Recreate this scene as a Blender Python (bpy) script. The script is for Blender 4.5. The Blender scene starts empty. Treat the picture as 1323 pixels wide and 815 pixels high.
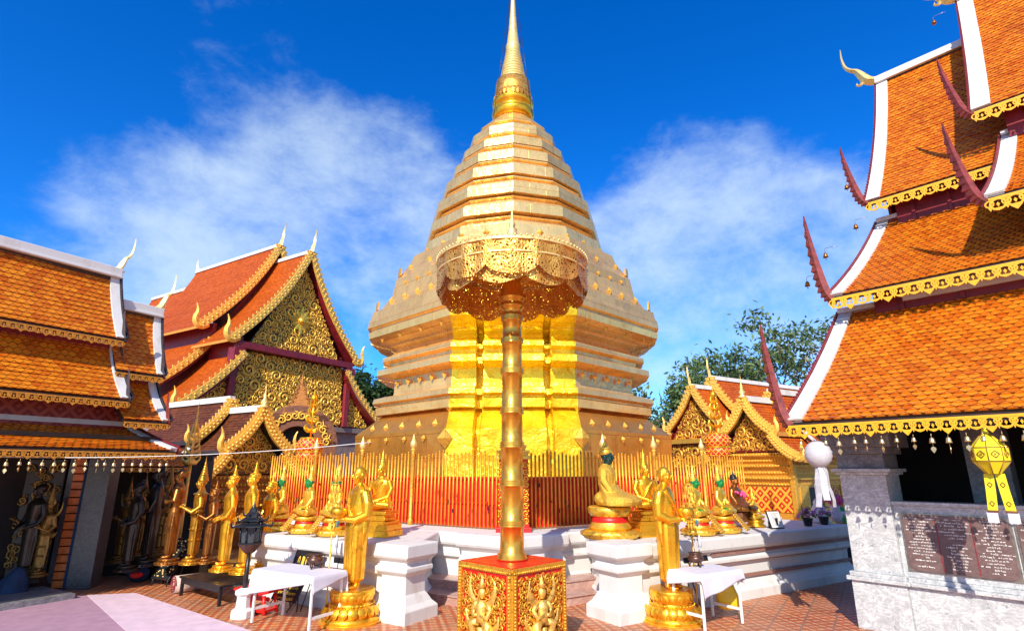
import bpy, bmesh, math, random
from mathutils import Vector as V, Matrix, noise
R = math.radians
S = bpy.context.scene
COL = S.collection
random.seed(7)

# ------------------------------------------------------------------ camera
CAM_H, TILT, F = 2.2, R(15.4), 720.0
cd = bpy.data.cameras.new('camera'); cam = bpy.data.objects.new('camera', cd); COL.objects.link(cam)
cam.location = (0, 0, CAM_H); cam.rotation_euler = (R(90) + TILT, 0, 0)
cd.sensor_width = 36; cd.sensor_fit = 'HORIZONTAL'; cd.lens = 36 * F / 1323
cd.clip_start = .05; cd.clip_end = 3000
S.camera = cam

def ray(px, py):
    u, v = px - 661.5, py - 407.5
    y = v * math.sin(TILT) + F * math.cos(TILT); z = -v * math.cos(TILT) + F * math.sin(TILT)
    return u / y, z / y
def at(px, py, D):
    a, c = ray(px, py); return V((a * D, D, CAM_H + c * D))
def atz(px, py, z=0.0):
    a, c = ray(px, py); D = (z - CAM_H) / c; return V((a * D, D, z))

# ------------------------------------------------------------------ light
SUN_EL, SUN_AZ = 35.0, -15.0            # azimuth measured from straight behind the camera, minus = from the left
sdir = V((math.sin(R(SUN_AZ)) * math.cos(R(SUN_EL)), -math.cos(R(SUN_AZ)) * math.cos(R(SUN_EL)), math.sin(R(SUN_EL))))
ld = bpy.data.lights.new('sun', 'SUN'); ld.energy = 4.6; ld.angle = R(.5); ld.color = (1, .92, .78)
sun = bpy.data.objects.new('sun', ld); COL.objects.link(sun)
sun.rotation_euler = sdir.to_track_quat('Z', 'Y').to_euler()
S.view_settings.view_transform = 'Standard'; S.view_settings.look = 'None'
S.view_settings.gamma = 1; S.view_settings.exposure = 0.42
try: S.view_settings.use_curve_mapping = False
except Exception: pass

W = bpy.data.worlds.new('World'); S.world = W; W.use_nodes = True
def world():
    nt = W.node_tree; n = nt.nodes; L = nt.links; n.clear()
    out = n.new('ShaderNodeOutputWorld'); bg = n.new('ShaderNodeBackground'); bg.inputs['Strength'].default_value = .1
    sky = n.new('ShaderNodeTexSky'); sky.sky_type = 'NISHITA'; sky.sun_disc = False
    sky.sun_elevation = R(SUN_EL); sky.sun_rotation = math.atan2(sdir.x, sdir.y)
    sky.altitude = 1000; sky.air_density = 1.0; sky.dust_density = .3; sky.ozone_density = 3.0
    hs = n.new('ShaderNodeHueSaturation'); hs.inputs['Saturation'].default_value = 1.38; hs.inputs['Value'].default_value = 1.18
    L.new(sky.outputs[0], hs.inputs['Color'])
    tc = n.new('ShaderNodeTexCoord')
    def noisy(scale, detail, dist, rough, off, sq=(1, 1, 1.6)):
        mp = n.new('ShaderNodeMapping'); mp.inputs['Location'].default_value = off; mp.inputs['Scale'].default_value = sq
        L.new(tc.outputs['Generated'], mp.inputs['Vector'])
        t = n.new('ShaderNodeTexNoise'); t.inputs['Scale'].default_value = scale; t.inputs['Detail'].default_value = detail
        t.inputs['Roughness'].default_value = rough; t.inputs['Distortion'].default_value = dist
        L.new(mp.outputs[0], t.inputs['Vector']); return t.outputs[0]
    def mth(op, a, b=None, c=None):
        m = n.new('ShaderNodeMath'); m.operation = op
        for i, x in enumerate((a, b, c)):
            if x is None: continue
            if isinstance(x, (int, float)): m.inputs[i].default_value = x
            else: L.new(x, m.inputs[i])
        return m.outputs[0]
    def sstep(x, a, b):
        m = n.new('ShaderNodeMapRange'); m.interpolation_type = 'SMOOTHSTEP'
        m.inputs['From Min'].default_value = a; m.inputs['From Max'].default_value = b
        L.new(x, m.inputs['Value']); return m.outputs[0]
    n1 = noisy(3.6, 11, .22, .66, (3.1, .4, 1.7)); n2 = noisy(9.0, 9, .25, .64, (.2, 5.0, .3))
    base = mth('ADD', mth('MULTIPLY', n1, .62), mth('MULTIPLY', n2, .38))
    bias = None
    # soft banks of cloud standing in fixed directions of the sky
    for px, py, w, amt in ((1010, 400, .055, .30), (900, 330, .04, .26), (930, 440, .05, .34), (900, 190, .014, .08), (880, 470, .05, .22), (440, 215, .018, .13), (540, 275, .03, .23),
                           (335, 90, .010, .10), (110, 330, .03, .22), (250, 300, .025, .17), (790, 400, .03, .3), (420, 320, .05, .22), (740, 60, .02, .10), (560, 330, .02, .15), (1180, 420, .05, .2),
                           ('back', (-.2, -.8, .5), .55, .5), ('back', (.7, -.6, .35), .3, .4), ('back', (-.8, -.3, .5), .2, .3)):
        if px == 'back': d = V(py).normalized()          # unseen cloud banks added behind the camera for neutral fill and gold reflections
        else: a, c = ray(px, py); d = V((a, 1, c)).normalized()
        vm = n.new('ShaderNodeVectorMath'); vm.operation = 'DOT_PRODUCT'; vm.inputs[1].default_value = d
        L.new(tc.outputs['Generated'], vm.inputs[0])
        s = mth('MULTIPLY', sstep(vm.outputs['Value'], 1 - w, 1.0), amt)
        bias = s if bias is None else mth('ADD', bias, s)
    bias = mth('MINIMUM', bias, .34)
    dens = mth('MULTIPLY', sstep(mth('ADD', base, bias), .60, 1.05), .70)
    sep = n.new('ShaderNodeSeparateXYZ'); L.new(tc.outputs['Generated'], sep.inputs[0])
    mix = n.new('ShaderNodeMixRGB'); L.new(dens, mix.inputs[0]); tint = n.new('ShaderNodeMixRGB'); tint.blend_type = 'MULTIPLY'; tint.inputs[0].default_value = 1; tint.inputs[2].default_value = (.52, 1.10, 1.62, 1); L.new(hs.outputs[0], tint.inputs[1]); L.new(tint.outputs[0], mix.inputs[1])
    mix.inputs[2].default_value = (6.3, 7.6, 8.3, 1)
    L.new(mix.outputs[0], bg.inputs['Color']); L.new(bg.outputs[0], out.inputs[0])
world()

# ------------------------------------------------------------------ mesh helper
ROOTLOC = {}
class MB:
    def __init__(s): s.v = []; s.f = []; s.uv = []; s.sm = []
    def add(s, vs, fs, smooth=False, uvs=None):
        b = len(s.v); s.v += [V(x) for x in vs]
        for i, f in enumerate(fs):
            s.f.append([b + k for k in f]); s.sm.append(smooth); s.uv.append(uvs[i] if uvs else None)
        return s
    def obox(s, c, X, Y, Z):
        c, X, Y, Z = V(c), V(X), V(Y), V(Z)
        vs = [c + X * i + Y * j + Z * k for k in (-1, 1) for j in (-1, 1) for i in (-1, 1)]
        return s.add(vs, [(0, 2, 3, 1), (4, 5, 7, 6), (0, 1, 5, 4), (2, 6, 7, 3), (0, 4, 6, 2), (1, 3, 7, 5)])
    def box(s, c, size, rz=0):
        x, y, z = [q / 2 for q in size]; ca, sa = math.cos(rz), math.sin(rz)
        return s.obox(c, (x * ca, x * sa, 0), (-y * sa, y * ca, 0), (0, 0, z))
    def lathe(s, prof, c=(0, 0, 0), seg=24, smooth=True, sx=1, sy=1, rot=0):
        c = V(c); vs = []; fs = []
        for r, z in prof:
            for k in range(seg):
                a = 2 * math.pi * k / seg + rot; vs.append(c + V((r * math.cos(a) * sx, r * math.sin(a) * sy, z)))
        m = len(prof)
        for i in range(m - 1):
            for k in range(seg):
                k2 = (k + 1) % seg; fs.append((i * seg + k, i * seg + k2, (i + 1) * seg + k2, (i + 1) * seg + k))
        s.add(vs, fs, smooth)
        b = len(s.v) - len(vs)
        for i, fl in ((0, True), (m - 1, False)):
            if prof[i][0] > 1e-4:
                ring = [b + i * seg + k for k in range(seg)]
                s.f.append(ring[::-1] if fl else ring); s.sm.append(False); s.uv.append(None)
        return s
    def tube(s, pts, rad, seg=8, smooth=True, flat=None, cap=True):
        """round tube along pts; flat = (normal, ratio) squashes it along normal"""
        pts = [V(p) for p in pts]; n = len(pts)
        if isinstance(rad, (int, float)): rad = [rad] * n
        vs = []; fs = []; pu = None
        for i, p in enumerate(pts):
            t = (pts[min(i + 1, n - 1)] - pts[max(i - 1, 0)])
            t = t.normalized() if t.length > 1e-9 else V((0, 0, 1))
            if flat: u = V(flat[0]).normalized(); w = t.cross(u); w = w.normalized() if w.length > 1e-6 else t.orthogonal().normalized()
            else:
                if pu is None: u = t.orthogonal().normalized()
                else:
                    u = pu - t * pu.dot(t); u = u.normalized() if u.length > 1e-6 else t.orthogonal().normalized()
                pu = u; w = t.cross(u)
            for k in range(seg):
                a = 2 * math.pi * k / seg
                vs.append(p + (u * (math.cos(a) * (flat[1] if flat else 1)) + w * math.sin(a)) * rad[i])
        for i in range(n - 1):
            for k in range(seg):
                k2 = (k + 1) % seg; fs.append((i * seg + k, i * seg + k2, (i + 1) * seg + k2, (i + 1) * seg + k))
        if cap: fs.append(tuple(range(seg))[::-1]); fs.append(tuple((n - 1) * seg + k for k in range(seg)))
        return s.add(vs, fs, smooth)
    def ball(s, c, r, seg=14, rings=9, M=None):
        if isinstance(r, (int, float)): r = (r, r, r)
        vs = []; fs = []
        for i in range(rings + 1):
            th = math.pi * i / rings
            for k in range(seg):
                a = 2 * math.pi * k / seg
                q = V((r[0] * math.sin(th) * math.cos(a), r[1] * math.sin(th) * math.sin(a), -r[2] * math.cos(th)))
                vs.append(V(c) + (M @ q if M else q))
        for i in range(rings):
            for k in range(seg):
                k2 = (k + 1) % seg; fs.append((i * seg + k, i * seg + k2, (i + 1) * seg + k2, (i + 1) * seg + k))
        return s.add(vs, fs, True)
    def loft(s, secs, seg=20, fold=None):
        """secs: (z, cx, cy, rx, ry); fold(a, i) scales the radius"""
        vs = []; fs = []
        for i, (z, cx, cy, rx, ry) in enumerate(secs):
            for k in range(seg):
                a = 2 * math.pi * k / seg; q = fold(a, i / (len(secs) - 1)) if fold else 1
                vs.append(V((cx + rx * math.cos(a) * q, cy + ry * math.sin(a) * q, z)))
        n = len(secs)
        for i in range(n - 1):
            for k in range(seg):
                k2 = (k + 1) % seg; fs.append((i * seg + k, i * seg + k2, (i + 1) * seg + k2, (i + 1) * seg + k))
        fs.append(tuple(range(seg))[::-1]); fs.append(tuple((n - 1) * seg + k for k in range(seg)))
        return s.add(vs, fs, True)
    def extrude(s, poly, O, X, Y, N, th):
        """2D polygon (list of (x,y)) in plane O,X,Y, thickness th centred along N"""
        O, X, Y, N = V(O), V(X), V(Y), V(N); n = len(poly)
        vs = [O + X * x + Y * y + N * (th / 2) for x, y in poly] + [O + X * x + Y * y - N * (th / 2) for x, y in poly]
        fs = [tuple(range(n)), tuple(range(n, 2 * n))[::-1]] + [(i, i + n, (i + 1) % n + n, (i + 1) % n) for i in range(n)]
        return s.add(vs, fs)
    def ring(s, O, X, Y, N, ro, ri, th, seg=12, a0=0, a1=2 * math.pi):
        O, X, Y, N = V(O), V(X), V(Y), V(N); full = abs(a1 - a0) > 6.28; m = seg if full else seg + 1
        vs = []; fs = []
        for k in range(m):
            a = a0 + (a1 - a0) * k / seg; d = X * math.cos(a) + Y * math.sin(a)
            vs += [O + d * ro + N * th / 2, O + d * ri + N * th / 2, O + d * ri - N * th / 2, O + d * ro - N * th / 2]
        for k in range(seg):
            p, q = k * 4, ((k + 1) % m) * 4
            for j in range(4): fs.append((p + j, p + (j + 1) % 4, q + (j + 1) % 4, q + j))
        return s.add(vs, fs)
    def build(s, name, mat, parent=None, loc=None, bevel=0, fuse=0, smooth_it=0):
        off = V((0, 0, 0))
        if parent is not None: off = ROOTLOC.get(parent.name, V((0, 0, 0)))
        elif loc is not None: off = V(loc)
        me = bpy.data.meshes.new(name)
        me.from_pydata([tuple(p - off) for p in s.v], [], s.f)
        me.polygons.foreach_set('use_smooth', s.sm)
        if any(u is not None for u in s.uv):
            ul = me.uv_layers.new(name='UVMap'); i = 0; flat = []
            for f, u in zip(s.f, s.uv):
                for k in range(len(f)): flat += list(u[k]) if u else [0, 0]
            ul.data.foreach_set('uv', flat)
        o = bpy.data.objects.new(name, me); COL.objects.link(o)
        if mat is not None: me.materials.append(mat)
        if fuse:
            m = o.modifiers.new('r', 'REMESH'); m.mode = 'VOXEL'; m.voxel_size = fuse; m.use_smooth_shade = True
            if smooth_it:
                m2 = o.modifiers.new('s', 'SMOOTH'); m2.iterations = smooth_it; m2.factor = .5
            bpy.context.view_layer.update()
            me2 = bpy.data.meshes.new_from_object(o.evaluated_get(bpy.context.evaluated_depsgraph_get()))
            o.modifiers.clear(); o.data = me2; me2.name = name
            if not me2.materials and mat: me2.materials.append(mat)
            me2.polygons.foreach_set('use_smooth', [True] * len(me2.polygons))
        else:
            bm = bmesh.new(); bm.from_mesh(me); bmesh.ops.recalc_face_normals(bm, faces=bm.faces); bm.to_mesh(me); bm.free()
        if bevel:
            m = o.modifiers.new('bevel', 'BEVEL'); m.width = bevel; m.segments = 2; m.limit_method = 'ANGLE'; m.angle_limit = R(40)
        if parent is not None: o.parent = parent; ROOTLOC[o.name] = off
        else: o.location = off; ROOTLOC[o.name] = off
        return o

def thing(name, label, cat, loc=(0, 0, 0), rz=0, group=None):
    o = bpy.data.objects.new(name, None); COL.objects.link(o); o.location = loc; o.rotation_euler = (0, 0, rz)
    o.empty_display_size = .2
    ROOTLOC[o.name] = V(loc) if rz == 0 else V((0, 0, 0))
    return tag(o, label, cat, group)
def tag(o, label, cat=None, group=None, kind=None):
    if label: o['label'] = label
    if cat: o['category'] = cat
    if group: o['group'] = group
    if kind: o['kind'] = kind
    return o
def struct(o): o['kind'] = 'structure'; return o
def copy_tree(o, parent=None):
    c = o.copy(); COL.objects.link(c)
    if parent is not None: c.parent = parent
    for ch in list(o.children): copy_tree(ch, c)
    return c
def place(proto, used, loc, rz=0, sc=1, label=None, group=None):
    """first call moves the prototype, later calls copy it"""
    o = proto if not used else copy_tree(proto)
    used.append(o)
    o.location = loc; o.rotation_euler = (0, 0, rz); o.scale = sc if isinstance(sc, tuple) else (sc, sc, sc)
    if label: o['label'] = label
    if group: o['group'] = group
    return o

# ------------------------------------------------------------------ materials
class NT:
    def __init__(s, name):
        s.m = bpy.data.materials.new(name); s.m.use_nodes = True; s.t = s.m.node_tree; s.n = s.t.nodes; s.L = s.t.links
        s.b = s.n['Principled BSDF']; s.tc = s.n.new('ShaderNodeTexCoord')
    def new(s, t): return s.n.new(t)
    def link(s, a, b): s.L.new(a, b)
    def math(s, op, a, b=None, c=None):
        m = s.new('ShaderNodeMath'); m.operation = op
        for i, x in enumerate((a, b, c)):
            if x is None: continue
            if isinstance(x, (int, float)): m.inputs[i].default_value = x
            else: s.link(x, m.inputs[i])
        return m.outputs[0]
    def noise(s, scale, detail=4, rough=.55, dist=0, vec=None, sq=None):
        t = s.new('ShaderNodeTexNoise'); t.inputs['Scale'].default_value = scale; t.inputs['Detail'].default_value = detail
        t.inputs['Roughness'].default_value = rough; t.inputs['Distortion'].default_value = dist
        v = vec or s.tc.outputs['Object']
        if sq:
            mp = s.new('ShaderNodeMapping'); mp.inputs['Scale'].default_value = sq; s.link(v, mp.inputs[0]); v = mp.outputs[0]
        s.link(v, t.inputs['Vector']); return t.outputs[0]
    def ramp(s, fac, stops):
        r = s.new('ShaderNodeValToRGB'); e = r.color_ramp.elements
        while len(e) < len(stops): e.new(.5)
        for k, (p, c) in enumerate(stops): e[k].position = p; e[k].color = (*c, 1)
        s.link(fac, r.inputs[0]); return r.outputs[0]
    def mix(s, fac, a, b, mode='MIX'):
        m = s.new('ShaderNodeMixRGB'); m.blend_type = mode
        for i, x in enumerate((fac, a, b)):
            if isinstance(x, (int, float)): m.inputs[i].default_value = x
            elif isinstance(x, tuple): m.inputs[i].default_value = (*x, 1) if len(x) == 3 else x
            else: s.link(x, m.inputs[i])
        return m.outputs[0]
    def bump(s, h, strength=.3, dist=.02):
        b = s.new('ShaderNodeBump'); b.inputs['Strength'].default_value = strength; b.inputs['Distance'].default_value = dist
        s.link(h, b.inputs['Height']); s.link(b.outputs[0], s.b.inputs['Normal']); return b
    def set(s, **k):
        nm = dict(col='Base Color', rough='Roughness', metal='Metallic', spec='Specular IOR Level', coat='Coat Weight', alpha='Alpha', sub='Subsurface Weight', trans='Transmission Weight', sheen='Sheen Weight')
        for a, x in k.items():
            i = s.b.inputs[nm[a]]
            if isinstance(x, (int, float)): i.default_value = x
            elif isinstance(x, tuple): i.default_value = (*x, 1)
            else: s.link(x, i)
        return s
def plain(name, col, rough=.5, metal=0, var=.15, nscale=6, bump=0, bscale=40, spec=.5):
    t = NT(name); n = t.noise(nscale, 6)
    lo = tuple(c * (1 - var) for c in col); hi = tuple(min(1, c * (1 + var)) for c in col)
    t.set(col=t.ramp(n, [(.3, lo), (.7, hi)]), rough=rough, metal=metal, spec=spec)
    if bump: t.bump(t.noise(bscale, 4), bump, .01)
    return t.m
def gold(name, col, rough=.3, metal=.85, dark=.45, nscale=7, bump=.15, bscale=14, grime=(.40, .62)):
    t = NT(name); n = t.noise(nscale, 7, .62)
    dk = tuple(c * q for c, q in zip(col, (dark, dark * .85, dark * .7)))
    t.set(col=t.ramp(n, [(grime[0] - .12, dk), (grime[0] + .06, col), (.9, tuple(min(1, c * 1.08) for c in col))]), metal=metal)
    rr = t.new('ShaderNodeMapRange'); rr.inputs['To Min'].default_value = rough * .7; rr.inputs['To Max'].default_value = rough * 1.5
    t.link(t.noise(nscale * 2.3, 5), rr.inputs[0]); t.link(rr.outputs[0], t.b.inputs['Roughness'])
    if bump: t.bump(t.noise(bscale, 5, .6), bump, .03)
    return t.m
def tiles(name, cols, gap=(.12, .02, .006), w=.13, tone=1.0, rough=.42, point=.5):
    """glazed roof tile with pointed tails: u metres along the eave, v counts rows"""
    t = NT(name); sp = t.new('ShaderNodeSeparateXYZ'); t.link(t.tc.outputs['UV'], sp.inputs[0])
    u, v = sp.outputs[0], sp.outputs[1]
    row = t.math('FLOOR', v); fv = t.math('FRACT', v)
    half = t.math('MULTIPLY', t.math('MODULO', row, 2), .5)
    wob = t.math('MULTIPLY', t.math('SUBTRACT', t.noise(1.3, 3, vec=t.tc.outputs['UV']), .5), .25)
    uu = t.math('ADD', t.math('ADD', t.math('DIVIDE', u, w), half), wob)
    fu = t.math('FRACT', uu); cu = t.math('FLOOR', uu)
    tri = t.math('ABSOLUTE', t.math('SUBTRACT', t.math('MULTIPLY', fu, 2), 1))
    edge = t.math('MULTIPLY', tri, point)
    d = t.math('SUBTRACT', fv, edge)
    below = t.math('LESS_THAN', d, 0)
    line = t.math('LESS_THAN', t.math('ABSOLUTE', t.math('ADD', d, .05)), .075)
    side = t.math('MULTIPLY', t.math('GREATER_THAN', tri, .93), t.math('GREATER_THAN', d, 0))
    cmb = t.new('ShaderNodeCombineXYZ'); t.link(cu, cmb.inputs[0]); t.link(t.math('SUBTRACT', row, below), cmb.inputs[1])
    t.link(t.math('MULTIPLY', below, t.math('GREATER_THAN', fu, .5)), cmb.inputs[2])
    wn = t.new('ShaderNodeTexWhiteNoise'); wn.noise_dimensions = '3D'; t.link(cmb.outputs[0], wn.inputs['Vector'])
    n = len(cols); c = t.ramp(wn.outputs['Value'], [(i / (n - 1), cols[i]) for i in range(n)])
    big = t.noise(.9, 5, .6); c = t.mix(t.math('MULTIPLY', big, .55), c, tuple(x * .55 for x in cols[0]), 'MIX')
    gr = t.noise(1.1, 8, .7, vec=t.tc.outputs['UV'], sq=(2.2, .05, 1)); c = t.mix(t.math('MULTIPLY', t.math('MAXIMUM', t.math('MULTIPLY', t.math('SUBTRACT', gr, .52), 3), 0), .55), c, (.16, .04, .012)); fleck = t.math('GREATER_THAN', t.noise(9, 3, .7), .74); c = t.mix(t.math('MULTIPLY', fleck, .55), c, (.75, .45, .22))
    c = t.mix(t.math('MAXIMUM', t.math('MULTIPLY', line, .9), t.math('MULTIPLY', side, .55)), c, gap)
    t.set(col=c, rough=rough, spec=.25)
    h = t.math('SUBTRACT', t.math('MULTIPLY', t.math('SUBTRACT', 1, below), .7), t.math('MULTIPLY', side, .4))
    t.bump(h, .8, .012)
    return t.m
def marble(name, lo, hi, vein, scale=5):
    t = NT(name); n = t.noise(scale, 10, .68, .8); n2 = t.noise(scale * .8, 8, .7, 1.6, sq=(1, 1, 1.8))
    c = t.ramp(n, [(.3, lo), (.62, hi)]); k = t.math('POWER', t.math('SUBTRACT', 1, t.math('ABSOLUTE', t.math('MULTIPLY', t.math('SUBTRACT', n2, .5), 7))), 2)
    kk = t.math('MULTIPLY', t.math('MAXIMUM', t.math('MINIMUM', k, 1), 0), .5)
    c = t.mix(kk, c, vein); blot = t.math('GREATER_THAN', t.noise(scale * 2.4, 6, .7), .62)
    c = t.mix(t.math('MULTIPLY', blot, .55), c, vein)
    t.set(col=c, rough=.35, spec=.4); return t.m
def plaster(name, col=(.80, .79, .77), stain=(.50, .42, .36), amt=.35):
    t = NT(name); n = t.noise(3.2, 9, .65, sq=(1, 1, .35)); k = t.ramp(n, [(.52, (0, 0, 0)), (.75, (amt, amt, amt))])
    sep = t.new('ShaderNodeSeparateColor'); t.link(k, sep.inputs[0])
    t.set(col=t.mix(sep.outputs[0], col, stain), rough=.6, spec=.3); t.bump(t.noise(30, 5), .12, .01); return t.m

M = {}
M['tile'] = tiles('tile_orange', [(.56, .105, .004), (.74, .19, .008), (.88, .30, .014), (.78, .235, .012), (.64, .135, .006)])
M['tile_fine'] = tiles('tile_fine_orange', [(.50, .075, .004), (.62, .115, .006), (.70, .155, .01), (.58, .095, .005)], w=.11, rough=.55)
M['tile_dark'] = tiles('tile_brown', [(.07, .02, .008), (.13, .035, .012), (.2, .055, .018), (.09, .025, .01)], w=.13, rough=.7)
M['white'] = plaster('white_plaster', (.68, .67, .655), (.40, .30, .24), .55); M['white_old'] = plaster('weathered_white', (.70, .69, .67), (.22, .2, .19), .6)
M['brownband'] = plaster('brown_band', (.30, .15, .12), (.5, .4, .36), .6)
M['redwood'] = plain('dark_red_wood', (.20, .012, .018), .45, var=.3, nscale=4)
M['redcarve'] = plain('red_carved_wood', (.24, .022, .028), .5, var=.4, nscale=18, bump=.3)
M['red'] = plain('red_paint', (.68, .012, .008), .4, var=.15)
M['redcloth'] = plain('red_cloth', (.80, .012, .008), .75, var=.2, bump=.2)
M['darkwood'] = plain('dark_wood', (.035, .016, .012), .5, var=.4)
M['brownwood'] = plain('brown_wood', (.17, .06, .025), .5, var=.45, nscale=14, bump=.3)
M['yellow'] = plain('yellow_fretwork_paint', (.82, .42, .012), .45, var=.12, nscale=20)
M['ochre'] = plain('ochre_fretwork_paint', (.60, .25, .02), .5, var=.3, nscale=20)
M['gold'] = gold('statue_gold', (.95, .49, .03), .27, .8, .55)
M['gold_bright'] = gold('bright_gold', (.98, .60, .07), .3, .7)
M['gold_orn'] = gold('ornament_gold', (.85, .48, .07), .38, .6, .35, 16, .4, 40)
M['gold_pale'] = gold('pale_gilding', (.90, .66, .24), .4, .5, .5, 9, .2)
M['bronze'] = gold('dark_bronze', (.36, .14, .03), .35, .8, .3)
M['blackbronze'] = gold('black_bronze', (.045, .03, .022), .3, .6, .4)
M['mesh_gold'] = gold('beaded_gold_robe', (.95, .58, .07), .38, .62, .3, 60, .7, 90, (.40, .55))
M['green'] = plain('green_glaze', (.01, .22, .05), .2, var=.3, nscale=20)
M['darkgreen'] = plain('dark_jade', (.004, .035, .03), .12, var=.3)
M['greencloth'] = plain('green_cloth', (.01, .30, .05), .6, var=.3)
M['backing'] = plain('dark_backing', (.022, .022, .012), .5, var=.5)
M['marble'] = marble('grey_marble', (.46, .47, .48), (.74, .745, .74), (.13, .15, .17), 6.5)
M['marble_dark'] = marble('dark_marble', (.16, .15, .155), (.34, .33, .34), (.05, .045, .05), 6)
M['granite'] = marble('grey_granite', (.04, .034, .033), (.12, .10, .10), (.018, .015, .016), 16)
M['pinkmarble'] = marble('pink_marble', (.42, .23, .19), (.60, .40, .34), (.28, .13, .1), 3)
M['slate'] = marble('brown_slate', (.14, .085, .08), (.22, .14, .13), (.09, .055, .05), 5)
M['lanternpaper'] = plain('white_lantern_paper', (.50, .49, .52), .8, var=.08, nscale=20, bump=.3, bscale=50)
M['linen'] = plain('white_table_cloth', (.64, .62, .70), .8, var=.05, bump=.15, bscale=60)
M['whitepaint'] = plain('white_painted_steel', (.80, .79, .78), .35, var=.05)
M['black'] = plain('black_paint', (.014, .014, .016), .35, var=.4)
M['ink'] = plain('gold_lettering', (.80, .50, .06), .4, var=.1)
M['chalk'] = plain('engraved_white_lettering', (.62, .60, .58), .6, var=.2)
M['silver'] = plain('tarnished_metal', (.34, .30, .24), .35, .8, var=.35, nscale=14)
M['dark_wall'] = plain('dark_interior_plaster', (.016, .009, .006), .7, var=.5, nscale=3)  # near-black tone for the inner walls, varied by noise
M['greybase'] = plain('grey_brown_plaster', (.23, .175, .165), .6, var=.2)
M['pinkmat'] = plain('pink_carpet', (.40, .23, .31), .9, var=.12, nscale=5, bump=.3, bscale=120)
M['skin'] = plain('skin', (.42, .24, .16), .5, var=.08)
M['hair'] = plain('black_hair', (.012, .01, .01), .4, var=.3)
M['bluecloth'] = plain('blue_cloth', (.012, .03, .075), .8, var=.3)
M['pink'] = plain('pink_petals', (.75, .08, .30), .6, var=.3, nscale=30)
M['purple'] = plain('purple_petals', (.45, .12, .42), .6, var=.4, nscale=30)
M['leaf'] = plain('leaf_green', (.05, .12, .02), .5, var=.5, nscale=25)
M['bark'] = plain('pale_bark', (.48, .42, .36), .8, var=.4, nscale=8, bump=.4)
M['brickorange'] = plain('orange_glazed_brick', (.60, .13, .02), .45, var=.35, nscale=9)
M['ropewhite'] = plain('white_cord', (.78, .76, .72), .7, var=.05)
def m_leaf(name, lo, hi):
    t = NT(name); oi = t.new('ShaderNodeNewGeometry')
    t.set(col=t.ramp(t.math('ADD', t.math('MULTIPLY', oi.outputs['Random Per Island'], .75), t.math('MULTIPLY', t.noise(.5, 3), .35)), [(.1, lo), (.9, hi)]), rough=.5, spec=.3)
    tr = t.new('ShaderNodeBsdfTranslucent'); tr.inputs[0].default_value = (*hi, 1); mx = t.new('ShaderNodeMixShader'); mx.inputs[0].default_value = .25
    o = t.n['Material Output']; t.link(t.b.outputs[0], mx.inputs[1]); t.link(tr.outputs[0], mx.inputs[2]); t.link(mx.outputs[0], o.inputs[0]); return t.m
M['tree_leaf'] = m_leaf('tree_leaves', (.03, .075, .016), (.17, .25, .09))
M['tree_leaf_dark'] = m_leaf('dark_tree_leaves', (.01, .03, .008), (.045, .09, .022))
def m_chedi(name, col, seam, metal, rough):
    t = NT(name); br = t.new('ShaderNodeTexBrick'); br.inputs['Scale'].default_value = 1; br.inputs['Mortar Size'].default_value = .008
    br.inputs['Brick Width'].default_value = 1.15; br.inputs['Row Height'].default_value = .62; br.inputs['Color1'].default_value = (1, 1, 1, 1); br.inputs['Color2'].default_value = (.86, .83, .78, 1)
    br.inputs['Mortar'].default_value = (*seam, 1); t.link(t.tc.outputs['UV'], br.inputs['Vector'])
    n = t.noise(2.2, 8, .65); c = t.ramp(n, [(.25, tuple(x * .74 for x in col)), (.5, col), (.8, tuple(min(1, x * 1.1) for x in col))])
    c = t.mix(1, c, br.outputs['Color'], 'MULTIPLY'); st = t.noise(2.0, 8, .7, sq=(1.6, 1.6, .22)); c = t.mix(t.math('MULTIPLY', t.math('GREATER_THAN', st, .63), .2), c, tuple(x * .45 for x in col)); t.set(col=c, metal=metal)
    rr = t.new('ShaderNodeMapRange'); rr.inputs['To Min'].default_value = rough * .65; rr.inputs['To Max'].default_value = rough * 1.5
    t.link(t.noise(5, 6), rr.inputs[0]); t.link(rr.outputs[0], t.b.inputs['Roughness'])
    t.bump(t.math('ADD', t.math('ADD', t.math('MULTIPLY', t.noise(1.5, 3), 1.6), t.math('MULTIPLY', t.noise(6, 4), .5)), t.math('MULTIPLY', br.outputs['Fac'], -.15)), .30, .07); return t.m
M['chedi'] = m_chedi('chedi_gilded_plates', (1.0, .67, .25), (.76, .54, .3), .66, .26)
M['chedi_body'] = m_chedi('chedi_body_gold_plates', (1.0, .61, .20), (.74, .52, .28), .60, .28)
M['gold_barge'] = gold('bargeboard_gold', (.95, .55, .10), .42, .3, .6, 9, .3, 40)
M['chedi_low'] = m_chedi('chedi_aged_gold_plates', (.76, .38, .07), (.6, .38, .18), .72, .32)
def m_foil():
    t = NT('yellow_gold_foil'); t.set(col=t.ramp(t.noise(2.5, 6, .6), [(.25, (.88, .48, .01)), (.5, (1, .70, .02)), (.8, (1, .84, .08))]), metal=.5, rough=.24)
    t.bump(t.math('ADD', t.noise(2.6, 5, .55, .8), t.math('MULTIPLY', t.noise(7, 4), .35)), .55, .12); return t.m
M['foil'] = m_foil()
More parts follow.
